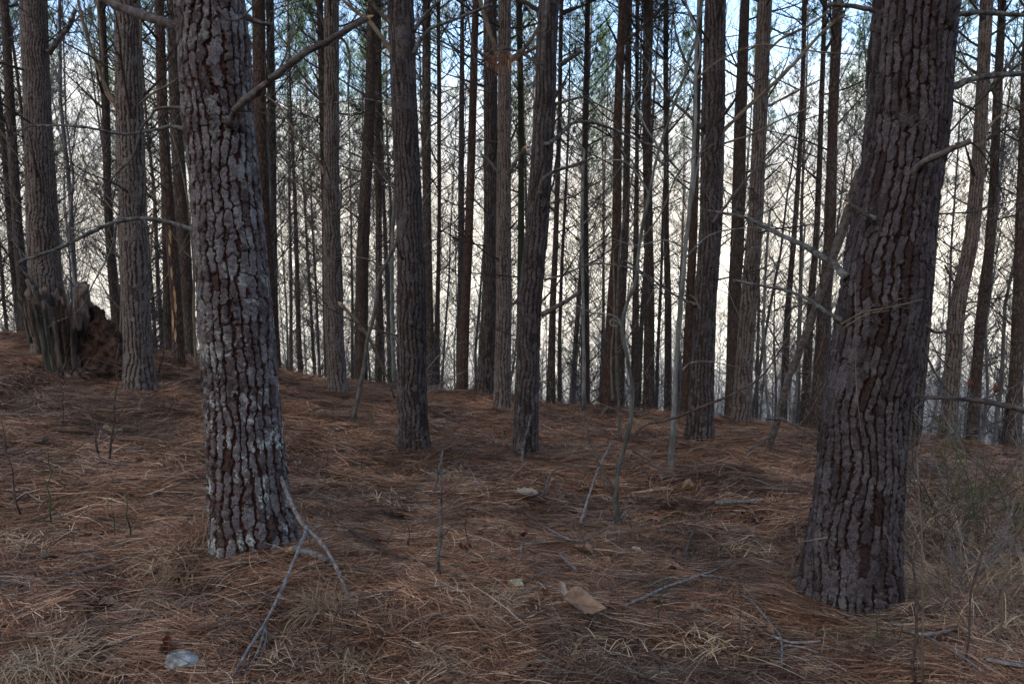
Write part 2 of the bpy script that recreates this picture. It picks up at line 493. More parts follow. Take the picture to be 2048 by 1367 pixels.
# ------------------------------------------------------------------ the ground sheet
def build_ground():
    front = np.radians(np.linspace(-46, 46, 470))
    rest = np.radians(np.linspace(46, 314, 90)[1:-1])
    th = np.concatenate([front, rest])
    r = np.concatenate([np.linspace(0.3, 1.4, 8), np.geomspace(1.45, 13.5, 250), np.geomspace(13.7, 60, 60), np.geomspace(62, 3000, 60)])
    R, T = np.meshgrid(r, th, indexing="ij")
    X, Y = R * np.sin(T), R * np.cos(T)
    Z = ground_z(X, Y)
    me = grid_mesh("ground", np.stack([X, Y, Z], -1), M_GROUND, True)
    o = link("ground", me)
    tag(o, kind="structure", label="forest floor falling away behind a low ridge, open pale field beyond")
    # the small disc under the camera
    mb = MB(); c = [Vector((0.3 * math.sin(t), 0.3 * math.cos(t), gz(0.3 * math.sin(t), 0.3 * math.cos(t)))) for t in th]
    n = len(c)
    mb.add(c, [tuple(range(n))])
    d = link("ground", mb.mesh("ground_centre", M_GROUND)); tag(d, kind="structure")
build_ground()

# ------------------------------------------------------------------ bark in relief
def bark_relief(th, z, R, seed, cw, ch):
    """th in turns (rows, cols), z in metres; returns height 0..1, plate mask, cell value"""
    n = max(8, round(2 * math.pi * R / cw))
    cx, cy = np.cos(th * 2 * np.pi) * R, np.sin(th * 2 * np.pi) * R
    wob = fbm(cx * 60, cy * 60, z * 45, 3, seed + 3)
    fine_ = fbm(cx * 170, cy * 170, z * 120, 2, seed + 4)
    U = th * n + 0.75 * fbm(cx * 8, cy * 8, z * 4.5, 2, seed) + 0.19 * wob + 0.10 * fine_
    col = np.mod(np.floor(U), n); fu = U - np.floor(U)
    V = z / ch + 7.0 * _hash(col, col * 0, col * 0, seed + 1) + 0.22 * fbm(cx * 40, cy * 40, z * 18, 2, seed + 5) + 0.05 * wob
    jv = np.floor(V); fv = V - jv
    cid = _hash(col, jv, col * 0 + 2, seed + 2)
    asp = ch / cw
    dh = np.minimum(fv, 1 - fv) * asp                      # distance to the plate's end, in plate widths
    du = np.minimum(fu, 1 - fu)
    wv = 0.075 + 0.085 * sstep(-0.4, 0.5, fbm(cx * 13, cy * 13, z * 6, 2, seed + 61)) + 0.24 * np.exp(-(dh / 0.42) ** 2) * _hash(col, jv, col * 0 + 3, seed + 6)
    bridge = sstep(0.52, 0.75, fbm(cx * 11, cy * 11, z * 8, 2, seed + 63))     # furrows closed by a bridging scale here and there
    fur = np.maximum(sstep(wv * 0.6, wv * 0.6 + 0.075, du), 0.8 * bridge)
    crack = sstep(0.015, 0.085, dh + 0.03 * fine_)
    plate = fur * (0.45 + 0.55 * crack)
    e = np.minimum(du * 1.6, dh)
    # each plate is a stack of thin torn scales
    def scales(fu, fv, sd):
        a2 = th * n * fu + 0.5 * wob; b2 = z / ch * fv + 0.4 * fbm(cx * 70, cy * 70, z * 60, 2, sd)
        i2, j2 = np.floor(a2), np.floor(b2); m = round(n * fu)
        G1 = np.full(a2.shape, 9.0); G2 = G1.copy(); gid = np.zeros(a2.shape)
        for p in (-1, 0, 1):
            for q in (-1, 0, 1):
                ci, cj = i2 + p, j2 + q; cm = np.mod(ci, m)
                d = np.hypot(a2 - ci - 0.15 - 0.7 * _hash(cm, cj, cm * 0, sd + 1), b2 - cj - 0.15 - 0.7 * _hash(cm, cj, cm * 0 + 1, sd + 2))
                hh = _hash(cm, cj, cm * 0 + 2, sd + 3); nw = d < G1
                G2 = np.where(nw, G1, np.minimum(G2, d)); gid = np.where(nw, hh, gid); G1 = np.where(nw, d, G1)
        return gid, sstep(0.0, 0.12, G2 - G1)
    g1, e1 = scales(2, 5, seed + 70)
    dome = sstep(0.0, 0.6, e)
    h = plate * (0.28 + 0.30 * cid + 0.06 * dome + 0.16 * (1 - fv)) + plate * (0.27 * g1 + 0.09 * e1) + 0.12 * fbm(cx * 150, cy * 150, z * 120, 3, seed + 31) + 0.12 * fbm(cx * 30, cy * 30, z * 18, 2, seed + 33)
    off = sstep(0.93, 0.97, cid) * plate
    h = h - 0.30 * off
    tone = np.clip(0.55 * cid + 0.45 * g1, 0, 1)
    return np.clip(h, 0, 1.3), np.clip(plate * (1 - 0.45 * off) * (0.70 + 0.3 * g1 + 0.15 * e1), 0, 1), tone

def catmull(P, ts):
    """P: (n, k) rows ordered; ts in [0, n-1]"""
    P = np.asarray(P, float); n = len(P)
    out = []
    for t in ts:
        i = min(max(int(math.floor(t)), 0), n - 2); f = t - i
        p0 = P[max(i - 1, 0)]; p1 = P[i]; p2 = P[i + 1]; p3 = P[min(i + 2, n - 1)]
        out.append(0.5 * ((2 * p1) + (-p0 + p2) * f + (2 * p0 - 5 * p1 + 4 * p2 - p3) * f * f + (-p0 + 3 * p1 - 3 * p2 + p3) * f ** 3))
    return np.array(out)

def trunk_axis(pts, Y, H):
    """pts: photo (x, y, width) top first -> world (x, y, z, radius) from the ground up to height H"""
    P = []
    for (x, y, w) in pts:
        p = at(x, y, Y)
        P.append([p.x, p.y, p.z, w * 0.5 * px_size(Y, y)])
    P.sort(key=lambda a: a[2])
    P = np.array(P)
    g = gz(P[0, 0], Y)
    lo, hi = P[0], P[-1]
    rows = []
    sl = (P[-1, :2] - P[0, :2]) / max(P[-1, 2] - P[0, 2], 0.5)
    if lo[2] > g - 0.02:
        b = lo.copy(); dz = lo[2] - (g - 0.12)
        b[:2] -= sl * dz; b[2] = g - 0.12; b[3] *= 1.0 + 0.05 * min(dz, 4)
        if dz > 0.3: rows.append(b)
        else: P[0, 2] = min(P[0, 2], g - 0.08)
    else:
        P = P[P[:, 2] > g + 0.05] if (P[:, 2] > g + 0.05).sum() >= 2 else P
        b = P[0].copy(); b[2] = g - 0.12; b[3] *= 1.08
        rows.append(b)
    rows.extend(list(P))
    zt = hi[2]; topz = g + H
    if topz > zt + 0.5:
        for k in range(1, 6):
            t = k / 5
            q = hi.copy(); q[2] = zt + (topz - zt) * t
            q[:2] = hi[:2] + sl * (topz - zt) * t * (1 - 0.6 * t)
            q[3] = max(0.012, hi[3] * (1 - 0.93 * t ** 1.25))
            rows.append(q)
    return np.array(rows), g

class Axis:
    def __init__(s, rows):
        s.r = rows
    def at(s, z):
        r = s.r
        return np.array([np.interp(z, r[:, 2], r[:, k]) for k in (0, 1, 2, 3)])

def relief_trunk(name, rows, base, mat, seed, cols, dz_near, zmax_fine, depth, cw, ch, flare=0.12):
    """trunk grid mesh with bark in relief up to zmax_fine, coarser above"""
    z0, z1 = rows[0, 2], rows[-1, 2]
    zs = np.concatenate([np.arange(z0, min(zmax_fine, z1), dz_near), np.arange(min(zmax_fine, z1), z1, 0.25), [z1]])
    # parameter by z with a smooth spline
    t_of = np.interp(zs, rows[:, 2], np.arange(len(rows)))
    C = catmull(rows, t_of)
    th = np.arange(cols) / cols
    TH, ZZ = np.meshgrid(th, zs)
    rad = np.maximum(C[:, 3], 0.01)[:, None]
    g = base.z
    hgt = ZZ - g
    lobes = 1 + 0.035 * fbm(np.cos(TH * 6.283) * 1.7, np.sin(TH * 6.283) * 1.7, ZZ * 0.9, 2, seed + 50)
    lobes += flare * np.exp(-np.maximum(hgt, 0) / 0.16) * (1 + 0.5 * np.cos(TH * 6.283 * 5 + seed))
    R0 = float(np.median(rows[:, 3][: max(2, len(rows) - 5)]))
    h, pl, ce = bark_relief(TH, ZZ - z0, R0, seed, cw, ch)
    fine = (ZZ < zmax_fine)
    d = np.where(fine, (h - 0.6) * depth, 0.0) * np.minimum(rad / R0, 1.0)
    rr = rad * lobes + d
    X = C[:, 0][:, None] + rr * np.cos(TH * 2 * np.pi)
    Y = C[:, 1][:, None] + rr * np.sin(TH * 2 * np.pi)
    P = np.stack([X - base.x, Y - base.y, ZZ - base.z], -1)
    return grid_mesh(name, P, mat, True, {"plate": np.where(fine, pl, 0.7), "cell": ce}, smooth=True)

def plain_trunk(name, rows, base, mat, seed, cols=14):
    z0, z1 = rows[0, 2], rows[-1, 2]
    n = 44
    zs = np.linspace(z0, z1, n)
    C = catmull(rows, np.interp(zs, rows[:, 2], np.arange(len(rows))))
    th = np.arange(cols) / cols
    TH, ZZ = np.meshgrid(th, zs)
    rad = np.maximum(C[:, 3], 0.008)[:, None]
    rr = rad * (1 + 0.07 * fbm(np.cos(TH * 6.283) * 2, np.sin(TH * 6.283) * 2, ZZ * 2.3, 2, seed))
    rr = rr + rad * 0.18 * np.exp(-np.maximum(ZZ - base.z, 0) / 0.2)
    X = C[:, 0][:, None] + rr * np.cos(TH * 2 * np.pi)
    Y = C[:, 1][:, None] + rr * np.sin(TH * 2 * np.pi)
    return grid_mesh(name, np.stack([X - base.x, Y - base.y, ZZ - base.z], -1), mat, True)

# ------------------------------------------------------------------ branches, twigs, crowns
def rdir(rng):
    return Vector((rng.gauss(0, 1), rng.gauss(0, 1), rng.gauss(0, 1))).normalized()
def grow(mb, p, d, L, r, level, rng, lift=0.15, wob=0.18, kids=(9, 4), sides=4, flat=0.5, tips=None, mat=0, rmin=0.0009):
    n = 5 if level == 0 else (4 if level == 1 else 3)
    pts = [Vector(p)]; dd = Vector(d).normalized(); dirs = [dd]
    for i in range(n):
        dd = (dd + rdir(rng) * wob + Vector((0, 0, lift / n))).normalized()
        pts.append(pts[-1] + dd * (L / n)); dirs.append(dd)
    rad = [max(r * (1 - 0.8 * i / n), rmin) for i in range(n + 1)]
    mb.tube(pts, rad, sides=sides if level == 0 else 3, cap=False, mat=mat)
    if tips is not None:
        tips.append((pts[-1], dirs[-1], level))
    if level < len(kids):
        k = kids[level]
        for j in range(k):
            t = 0.18 + 0.8 * (j + rng.random()) / k
            i = min(int(t * n), n - 1); f = t * n - i
            q = pts[i].lerp(pts[i + 1], f); dq = dirs[i]
            side = dq.cross(Vector((0, 0, 1)))
            side = side.normalized() if side.length > 0.1 else dq.orthogonal().normalized()
            s = 1 if rng.random() < 0.5 else -1
            a = math.radians(rng.uniform(32, 62))
            nd = dq * math.cos(a) + (side * s * flat + rdir(rng) * (1 - flat) + Vector((0, 0, 0.15))).normalized() * math.sin(a)
            grow(mb, q, nd, L * rng.uniform(0.28, 0.55) * (1.1 - 0.5 * t), max(rad[i] * 0.5, 0.0012), level + 1, rng, lift * 0.6, wob, kids, 3, flat, tips, mat, rmin)

BR_VAR = []       # shared dead-branch meshes, pointing along +X
for i in range(12):
    rng = random.Random(100 + i)
    mb = MB()
    L = 1.0
    if i % 4 == 3:      # a short broken stub
        grow(mb, (0, 0, 0), (1, rng.uniform(-0.2, 0.2), 0.1), 0.45, 0.014, 0, rng, 0.1, 0.10, (2,), 6)
    else:
        grow(mb, (0, 0, 0), (1, 0, rng.uniform(-0.1, 0.2)), L, 0.0095, 0, rng, rng.uniform(0.0, 0.5), 0.16, (9, 4), 5, rmin=0.0013)
    BR_VAR.append(mb.mesh("dead_branch", M_TWIG))

def branch_set(seed, z0, z1, n, len0, len1, kids=(7, 3), rise=(15, 50), rad=0.009):
    """dead whorled branches of a whole stem as one mesh, stem base at the origin, unit-free height"""
    rng = random.Random(seed); mb = MB()
    for k in range(n):
        z = z0 + (z1 - z0) * (k + rng.random()) / n
        a = rng.uniform(0, 2 * math.pi); e = math.radians(rng.uniform(*rise))
        L = len0 + (len1 - len0) * (z - z0) / (z1 - z0)
        L *= rng.uniform(0.45, 1.15)
        if rng.random() < 0.15: L *= 0.3
        grow(mb, (0, 0, z), (math.cos(a) * math.cos(e), math.sin(a) * math.cos(e), math.sin(e)), L, rad, 0, rng, 0.35, 0.15, kids, 4, rmin=0.0021)
    return mb
SET_VAR = [branch_set(300 + i, 0.8, 13.5, 125, 1.0, 2.7, (9, 3), rad=0.014).mesh("dead_branches", M_TWIG) for i in range(6)]

def tuft(mb, p, d, rng, n=18, L=0.17, w=0.0022):
    d = Vector(d).normalized()
    for k in range(n):
        q = (d + rdir(rng) * 0.75).normalized()
        s = q.orthogonal().normalized()
        s.rotate(Matrix.Rotation(rng.uniform(0, 6.28), 3, q))
        b = Vector(p) - d * rng.uniform(0, 0.10)
        l = L * rng.uniform(0.7, 1.15)
        while len(mb.tone) < len(mb.v): mb.tone.append(0.5)
        mb.add([b - s * w, b + s * w, b + q * l], [(0, 1, 2)], 1)
        t = rng.random(); mb.tone += [t] * 3
def crown_mb(seed, hgt, nbr, spread, ntuft=14, mb=None, z0=0.0, nw=0.0030):
    rng = random.Random(seed); mb = mb or MB()
    for k in range(nbr):
        f = (k + rng.random()) / nbr
        z = z0 + hgt * f
        a = rng.uniform(0, 2 * math.pi)
        e = math.radians(15 + 45 * f + rng.uniform(-12, 12))
        L = spread * (1 - 0.78 * f) * rng.uniform(0.6, 1.1) * (0.55 + 0.45 * min(1, f * 4))
        tips = []
        grow(mb, (0, 0, z), (math.cos(a) * math.cos(e), math.sin(a) * math.cos(e), math.sin(e)), L, 0.016 * (1 - 0.6 * f), 0, rng, 0.5, 0.14, (7, 1), 4, 0.6, tips)
        for (p, d, lv) in tips:
            if lv >= 1 or rng.random() < 0.7:
                tuft(mb, p, d, rng, ntuft, w=nw)
    return mb
CROWN_VAR = [crown_mb(500 + i, 6.5, 54, 2.4, 16, nw=0.0042).mesh("crown", [M_TWIG, M_PINE]) for i in range(4)]

RNG = random.Random(7)
def add_crown(root, ax, base, H, rng=RNG, size=1.0):
    """crown child standing on the stem"""
    zc = base.z + H - 6.4 * size
    a = ax.at(zc)
    rows_top = ax.r[-1]
    tilt = math.atan2(rows_top[0] - a[0], rows_top[2] - zc)
    o = link("crown", rng.choice(CROWN_VAR), root, (a[0] - base.x, a[1] - base.y, zc - base.z), (0, tilt, 0), (size, size, size))
    o.rotation_euler = (Matrix.Rotation(tilt, 4, "Y") @ Matrix.Rotation(rng.uniform(0, 6.28), 4, "Z")).to_euler()
    return o
def add_branches(root, ax, base, z0, z1, n, l0, l1, rng=RNG, mat=None):
    for k in range(n):
        z = z0 + (z1 - z0) * (k + rng.random()) / n
        a = ax.at(z)
        az = rng.uniform(0, 2 * math.pi); e = math.radians(rng.uniform(8, 52))
        me = rng.choice(BR_VAR)
        L = (l0 + (l1 - l0) * (z - z0) / max(z1 - z0, 0.1)) * rng.uniform(0.55, 1.25)
        r = a[3] * 0.85
        M = Matrix.Rotation(az, 4, "Z") @ Matrix.Rotation(-e, 4, "Y") @ Matrix.Rotation(rng.uniform(0, 6.28) * 0.15, 4, "X")
        o = link("branch", me, root, (a[0] + math.cos(az) * r - base.x, a[1] + math.sin(az) * r - base.y, z - base.z), M.to_euler(), (L, L, L))

def limb(root, base, pts, Y, w0, w1, mat, rng, name="branch", twigs=0, dY=None, sides=7, twl=0.35, tip=None, curl=0.25):
    """a limb traced where it stands: pts are photo points, at distance Y (dY: how much nearer/farther per point)"""
    dY = dY or [0.0] * len(pts)
    Q = []
    for (x, y), d in zip(pts, dY):
        Q.append(list(at(x, y, Y + d)))
    m = max(len(pts) * 4, 8)
    C = catmull(Q, np.linspace(0, len(Q) - 1, m))
    P = [Vector(c) + rdir(rng) * 0.15 * px_size(Y) * w0 * 0.5 for c in C]
    k = px_size(Y)
    rad = [0.5 * k * (w0 + (w1 - w0) * i / (m - 1)) * rng.uniform(0.86, 1.16) for i in range(m)]
    rad[0] *= 1.45; rad[1] *= 1.15
    mb = MB(); mb.tube(P, rad, sides, jitter=0.09, rng=rng)
    for j in range(0 if w0 < 4 else rng.randint(1, 3)):       # snapped stubs and knots
        i = rng.randrange(2, m - 2); d = rdir(rng); l = rad[i] * rng.uniform(1.6, 4.5)
        mb.tube([P[i], P[i] + d * l * .6, P[i] + d * l], [rad[i] * .5, rad[i] * .35, rad[i] * .22], 5, jitter=.2, rng=rng)
    for j in range(twigs):
        t = rng.uniform(0.25, 1.0)
        i = min(int(t * (m - 1)), m - 2)
        d = (P[i + 1] - P[i]).normalized()
        nd = (d * 0.7 + rdir(rng) * 0.8).normalized()
        grow(mb, P[i], nd, twl * rng.uniform(0.4, 1.2), max(rad[i] * 0.4, 0.0012), 1, rng, curl, 0.2, (3, 2), 3)
    o = link(name, mb.mesh(name, mat, off=base), root)
    if tip is not None:
        tb = MB(); d = (P[-1] - P[-2]).normalized()
        r = rad[-1]
        q = [P[-1] - d * r * 0.5, P[-1] + d * r * 0.6, P[-1] + d * r * 2.2]
        tb.tube(q, [r * 0.98, r * 0.75, r * 0.1], 6, jitter=0.25, rng=rng)
        link("splintered_end", tb.mesh("splintered_end", tip, smooth=False, off=base), o)
    return o

# ------------------------------------------------------------------ the pines the photo shows one by one
def pine(pts, Y, label, H=18.5, kind="far", mat=None, group=None, seed=0, nbr=14, crown=True, bz=(0.7, 5.0), bl=(0.5, 1.2), name="pine_tree", bk=(0.035, 0.085)):
    rows, g = trunk_axis(pts, Y, H)
    base = Vector((rows[0, 0], rows[0, 1], g))
    root = empty(name, base, label, "tree", group)
    rng = random.Random(1000 + seed)
    if kind == "near":
        me = relief_trunk("trunk", rows, base, mat, seed, 520, 0.0032, 1.15, 0.0155, bk[0], bk[1], 0.17)
    elif kind == "mid":
        me = relief_trunk("trunk", rows, base, mat or M_MID, seed, 120, 0.011, 2.6, 0.012, 0.036, 0.085, 0.18)
    else:
        me = plain_trunk("trunk", rows, base, mat or M_FAR, seed)
    link("trunk", me, root)
    ax = Axis(rows)
    if nbr:
        add_branches(root, ax, base, g + bz[0], g + bz[1], nbr, bl[0], bl[1], rng)
    # upper dead limbs, one shared set, then the living crown
    s = (H - 5.5) / 13.5
    zb = g + bz[1] - 1.0 * s if nbr else g + 2.9
    a = ax.at(zb + 6)
    b = ax.at(zb)
    tilt = math.atan2(a[0] - b[0], 6)
    M = Matrix.Rotation(tilt, 4, "Y") @ Matrix.Rotation(rng.uniform(0, 6.28), 4, "Z")
    sz = s * (H - 5 - (zb - g)) / (H - 5)
    link("dead_branches", SET_VAR[rng.randrange(6)], root, (b[0] - base.x, b[1] - base.y, zb - base.z), M.to_euler(), (s, s, sz))
    if crown:
        add_crown(root, ax, base, H, rng)
    return root, base, ax, rng

T1, b1, ax1, r1 = pine([(418, 0, 133), (436, 234, 134), (453, 400, 131), (471, 633, 137), (489, 867, 142), (500, 1000, 150), (511, 1095, 158)], 3.0,
    "large grey-plated pine with pale lichen patches, nearest on the left", 17, "near", M_T1, seed=11, nbr=0, bz=(3.4, 5))
T2, b2, ax2, r2 = pine([(1834, 0, 157), (1811, 283, 153), (1785, 450, 156), (1771, 566, 166), (1745, 733, 160), (1727, 850, 158), (1716, 1000, 165), (1703, 1150, 176), (1705, 1215, 186)], 2.75,
    "large dark pine with deep bark ridges, nearest on the right", 17, "near", M_T2, seed=23, nbr=0, bz=(3.4, 5), bk=(0.030, 0.12))

MIDS = [
 ([(801, 0, 52), (810, 234, 51), (820, 467, 53), (824, 600, 57), (824, 750, 57), (828, 867, 59), (832, 905, 64)], 6.0, "straight dark pine left of centre rising past the whole picture", M_MID, 12),
 ([(1099, 0, 41), (1089, 234, 43), (1073, 467, 45), (1060, 600, 47), (1055, 750, 47), (1051, 867, 50), (1049, 918, 56)], 6.0, "dark pine at the centre leaning right, with two broken limb stubs", M_MID, 11),
 ([(1431, 0, 40), (1426, 234, 45), (1421, 467, 44), (1411, 600, 43), (1405, 750, 45), (1400, 850, 51), (1399, 885, 56)], 6.8, "dark pine with needles heaped round its foot, just right of the pale sapling", M_MID, 14),
 ([(255, 0, 46), (260, 234, 50), (268, 467, 50), (273, 633, 51), (277, 740, 55), (279, 782, 64)], 7.0, "pale grey pine with a flared foot standing right of the rotten stump", M_GREY, 14),
 ([(67, 0, 48), (76, 234, 50), (86, 467, 56), (92, 570, 58), (99, 690, 62)], 8.6, "broad warm-brown pine rising behind the rotten stump", M_GREY, 16),
 ([(663, 0, 29), (663, 234, 29), (663, 467, 31), (667, 633, 34), (674, 750, 37), (678, 786, 42)], 9.0, "slim brown pine with a pale right side, beside the snapped leaning stick", M_GREY, 18),
 ([(1010, 0, 24), (1009, 234, 26), (1007, 467, 29), (1008, 600, 31), (1005, 750, 32), (1003, 828, 36)], 9.0, "pale slim pine with a clump of fallen needles caught in its fork", M_GREY, 16),
 ([(981, 0, 26), (981, 234, 27), (981, 467, 27), (978, 600, 29), (974, 700, 32), (968, 793, 36)], 10.0, "brown pine standing just left of the pine with the needle clump", M_MID, 14),
 ([(1530, 0, 27), (1520, 234, 27), (1509, 467, 29), (1497, 600, 31), (1487, 750, 34), (1482, 853, 38)], 9.3, "pale-sided pine, front one of the tight pair just right of the heaped pine", M_GREY, 18),
 ([(1892, 0, 34), (1868, 300, 34), (1845, 600, 36), (1818, 890, 40)], 7.0, "pine almost hidden behind the right edge of the large right pine", M_MID, 8),
 ([(1974, 0, 23), (1962, 234, 23), (1944, 467, 26), (1918, 600, 28), (1904, 750, 30), (1893, 888, 33)], 9.5, "leaning pine with a pale right side, first one right of the large right pine", M_GREY, 18),
]
mids = []
for i, (pts, Y, lab, mat, nb) in enumerate(MIDS):
    mids.append(pine(pts, Y, lab, 18 + (i * 7 % 5) * 0.4, "mid", mat, seed=40 + i, nbr=nb + 10, bz=(0.9, 6.5), bl=(0.7, 2.0)))

FARS = [
 ([(8, 0, 16), (36, 467, 18), (53, 673, 20)], 11.5, "thin dark pine at the left edge of the picture", M_FAR),
 ([(202, 0, 15), (212, 234, 15), (218, 467, 15), (236, 690, 18)], 12.0, "thin dark pine between the broad brown pine and the pale grey pine", M_FAR),
 ([(318, 0, 18), (326, 234, 20), (342, 467, 20), (354, 633, 21), (357, 735, 25)], 10.0, "reddish pine with bark scraped to orange patches", M_FARRED),
 ([(345, 0, 22), (352, 234, 24), (362, 400, 26), (376, 600, 22), (380, 712, 24)], 11.8, "dark pine directly behind the scraped reddish pine", M_FAR),
 ([(322, 200, 13), (331, 400, 16), (338, 695, 18)], 12.3, "dark pine close on the left side of the scraped reddish pine", M_FAR),
 ([(517, 0, 24), (520, 234, 26), (529, 467, 26), (540, 600, 25), (549, 722, 26)], 12.0, "brown pine just right of the large left pine", M_FARRED),
 ([(540, 0, 15), (543, 234, 17), (545, 467, 18), (548, 700, 19)], 14.0, "narrow dark pine half behind the brown pine beside the large left pine", M_FAR),
 ([(650, 420, 14), (654, 633, 16), (658, 760, 18)], 12.5, "dark pine peeping out on the left of the slim brown pine", M_FAR),
 ([(744, 0, 16), (739, 234, 21), (727, 467, 24), (723, 600, 26), (720, 762, 27)], 12.0, "dark brown pine leaning right, behind the leaning grey sapling", M_FAR),
 ([(756, 0, 12), (758, 467, 12), (758, 600, 13), (757, 768, 15)], 13.0, "very thin dark pine between the leaning grey sapling and the straight dark pine", M_FAR),
 ([(853, 0, 17), (853, 234, 17), (855, 467, 18), (858, 600, 17), (862, 780, 20)], 12.0, "dark pine touching the right side of the straight dark pine", M_FAR),
 ([(877, 0, 7), (878, 234, 8), (878, 467, 8), (872, 740, 11)], 13.5, "pencil-thin pine a little right of the straight dark pine", M_FAR),
 ([(952, 0, 14), (945, 234, 16), (938, 467, 17), (931, 600, 18), (923, 793, 24)], 11.0, "narrow reddish-brown pine leaning right, left one of the centre cluster", M_FARRED),
 ([(1038, 0, 12), (1042, 234, 12), (1042, 467, 13), (1040, 780, 16)], 14.0, "green mossy stem seen between the slim pale pine and the centre dark pine", M_MOSS),
 ([(1123, 0, 8), (1119, 234, 9), (1112, 467, 11), (1106, 600, 13), (1101, 808, 18)], 11.0, "thin pine immediately right of the centre dark pine", M_FAR),
 ([(1246, 0, 16), (1236, 234, 17), (1233, 467, 18), (1226, 600, 22), (1217, 750, 24), (1215, 820, 28)], 10.5, "brown pine wrapped in climbing stems behind the crooked grey sapling", M_FARRED),
 ([(1258, 0, 13), (1255, 234, 13), (1251, 467, 14), (1244, 600, 16), (1239, 812, 18)], 11.6, "dark pine standing close behind the stem-wrapped brown pine", M_FAR),
 ([(1275, 0, 8), (1274, 300, 8), (1272, 820, 11)], 14.0, "hair-thin pine between the stem-wrapped pair and the next dark pine", M_FAR),
 ([(1297, 0, 21), (1293, 234, 17), (1297, 467, 18), (1299, 600, 20), (1297, 822, 23)], 11.4, "dark pine midway between the crooked sapling and the pale sapling", M_FAR),
 ([(1332, 0, 10), (1332, 467, 11), (1336, 600, 14), (1335, 828, 15)], 12.2, "thin dark pine just left of the pale sapling", M_FAR),
 ([(1400, 0, 12), (1386, 467, 17), (1380, 600, 17), (1370, 830, 20)], 11.0, "reddish pine between the pale sapling and the heaped pine", M_FARRED),
 ([(1490, 0, 18), (1481, 234, 24), (1475, 467, 26), (1469, 600, 26), (1465, 843, 30)], 10.5, "dark pine, rear one of the tight pair right of the heaped pine", M_FAR),
 ([(1610, 0, 9), (1603, 234, 9), (1589, 467, 10), (1577, 600, 12), (1565, 853, 15)], 11.0, "thin pine seen left of the leaning dead log", M_FAR),
 ([(1650, 0, 9), (1642, 234, 10), (1633, 467, 12), (1622, 600, 14), (1608, 856, 18)], 11.0, "thin pine crossing behind the leaning dead log", M_FAR),
 ([(1676, 0, 20), (1666, 234, 19), (1660, 467, 22), (1649, 600, 24), (1633, 862, 30)], 9.9, "dark pine between the leaning dead log and the large right pine", M_FAR),
 ([(2005, 0, 14), (1993, 234, 16), (1982, 467, 18), (1966, 600, 20), (1953, 750, 20), (1945, 885, 24)], 10.4, "narrow dark pine, second one right of the large right pine", M_FAR),
 ([(2052, 150, 18), (2042, 467, 21), (2032, 750, 26), (2024, 898, 30)], 9.8, "dark pine at the right edge of the picture", M_FAR),
]
fars = []
for i, (pts, Y, lab, mat) in enumerate(FARS):
    fars.append(pine(pts, Y, lab, 17 + (i * 5 % 7) * 0.45, "far", mat, seed=80 + i, nbr=15, bz=(0.8, 6.0), bl=(0.6, 1.7)))

# ------------------------------------------------------------------ trees farther down the slope
rngF = random.Random(31)
spots = [(a[1].x, a[1].y) for a in mids + fars]
def free(x, y, d):
    for (a, b) in spots:
        if (a - x) ** 2 + (b - y) ** 2 < d * d: return False
    return True
TRUNKS = []
for i in range(6):
    rows = []
    H = 19.0; lean = 0
    rg = random.Random(i + 60)
    x = y = 0.0
    for k in range(9):
        z = -0.4 + (H + 0.4) * k / 8
        rows.append([x, y, z, 0.105 * (1 - 0.9 * (k / 8) ** 1.2)])
        x += rg.uniform(-0.06, 0.06); y += rg.uniform(-0.06, 0.06)
    TRUNKS.append(plain_trunk("trunk", np.array(rows), Vector((0, 0, 0)), M_FAR, 70 + i, 10))
n_far = 0
for tries in range(4000):
    if n_far >= 70: break
    r = rngF.uniform(13.5, 46); a = math.radians(rngF.uniform(-40, 40))
    x, y = r * math.sin(a), r * math.cos(a)
    if not free(x, y, 1.15 if r < 30 else 1.6): continue
    if r < 30 and rngF.random() < 0.35: continue
    spots.append((x, y))
    g = gz(x, y)
    s = min(max(rngF.uniform(0.78, 1.08), (2.2 - g) / 12.9), 1.45)
    root = empty("pine_tree", (x, y, g), "slender dark pine down the slope behind the needle-covered ridge", "tree", "pines down the slope behind the ridge")
    root.rotation_euler = (rngF.uniform(-0.03, 0.03), rngF.uniform(-0.04, 0.04), rngF.uniform(0, 6.28))
    w = min(s, 1.1) * rngF.uniform(0.75, 1.25)
    link("trunk", rngF.choice(TRUNKS), root, scale=(w, w, s))
    link("dead_branches", rngF.choice(SET_VAR), root, rot=(0, 0, rngF.uniform(0, 6.28)), scale=(s, s, s))
    link("crown", rngF.choice(CROWN_VAR), root, (0, 0, 12.9 * s), (0, 0, rngF.uniform(0, 6.28)), (min(s, 1.0), min(s, 1.0), s))
    n_far += 1

# bare young broadleaf trees, their fine twigs making the grey veil between the pines
def sapling_mb(seed, H, r0, nb):
    rg = random.Random(seed); mb = MB()
    pts = [Vector((0, 0, -0.5))]; x = y = 0.0
    n = 9
    for k in range(1, n + 1):
        x += rg.uniform(-0.09, 0.09); y += rg.uniform(-0.09, 0.09)
        pts.append(Vector((x, y, -0.5 + (H + 0.5) * k / n)))
    mb.tube(pts, [max(r0 * (1 - 0.92 * k / n), 0.003) for k in range(n + 1)], 6)
    for k in range(nb):
        f = 0.18 + 0.8 * (k + rg.random()) / nb
        i = min(int(f * n), n - 1)
        p = pts[i].lerp(pts[i + 1], f * n - i)
        a = rg.uniform(0, 6.28); e = math.radians(rg.uniform(35, 70))
        grow(mb, p, (math.cos(a) * math.cos(e), math.sin(a) * math.cos(e), math.sin(e)), H * 0.24 * (1.15 - f) * rg.uniform(0.6, 1.2), r0 * 0.28, 0, rg, 0.3, 0.2, (8, 4), 3, 0.3, rmin=0.0024)
    return mb
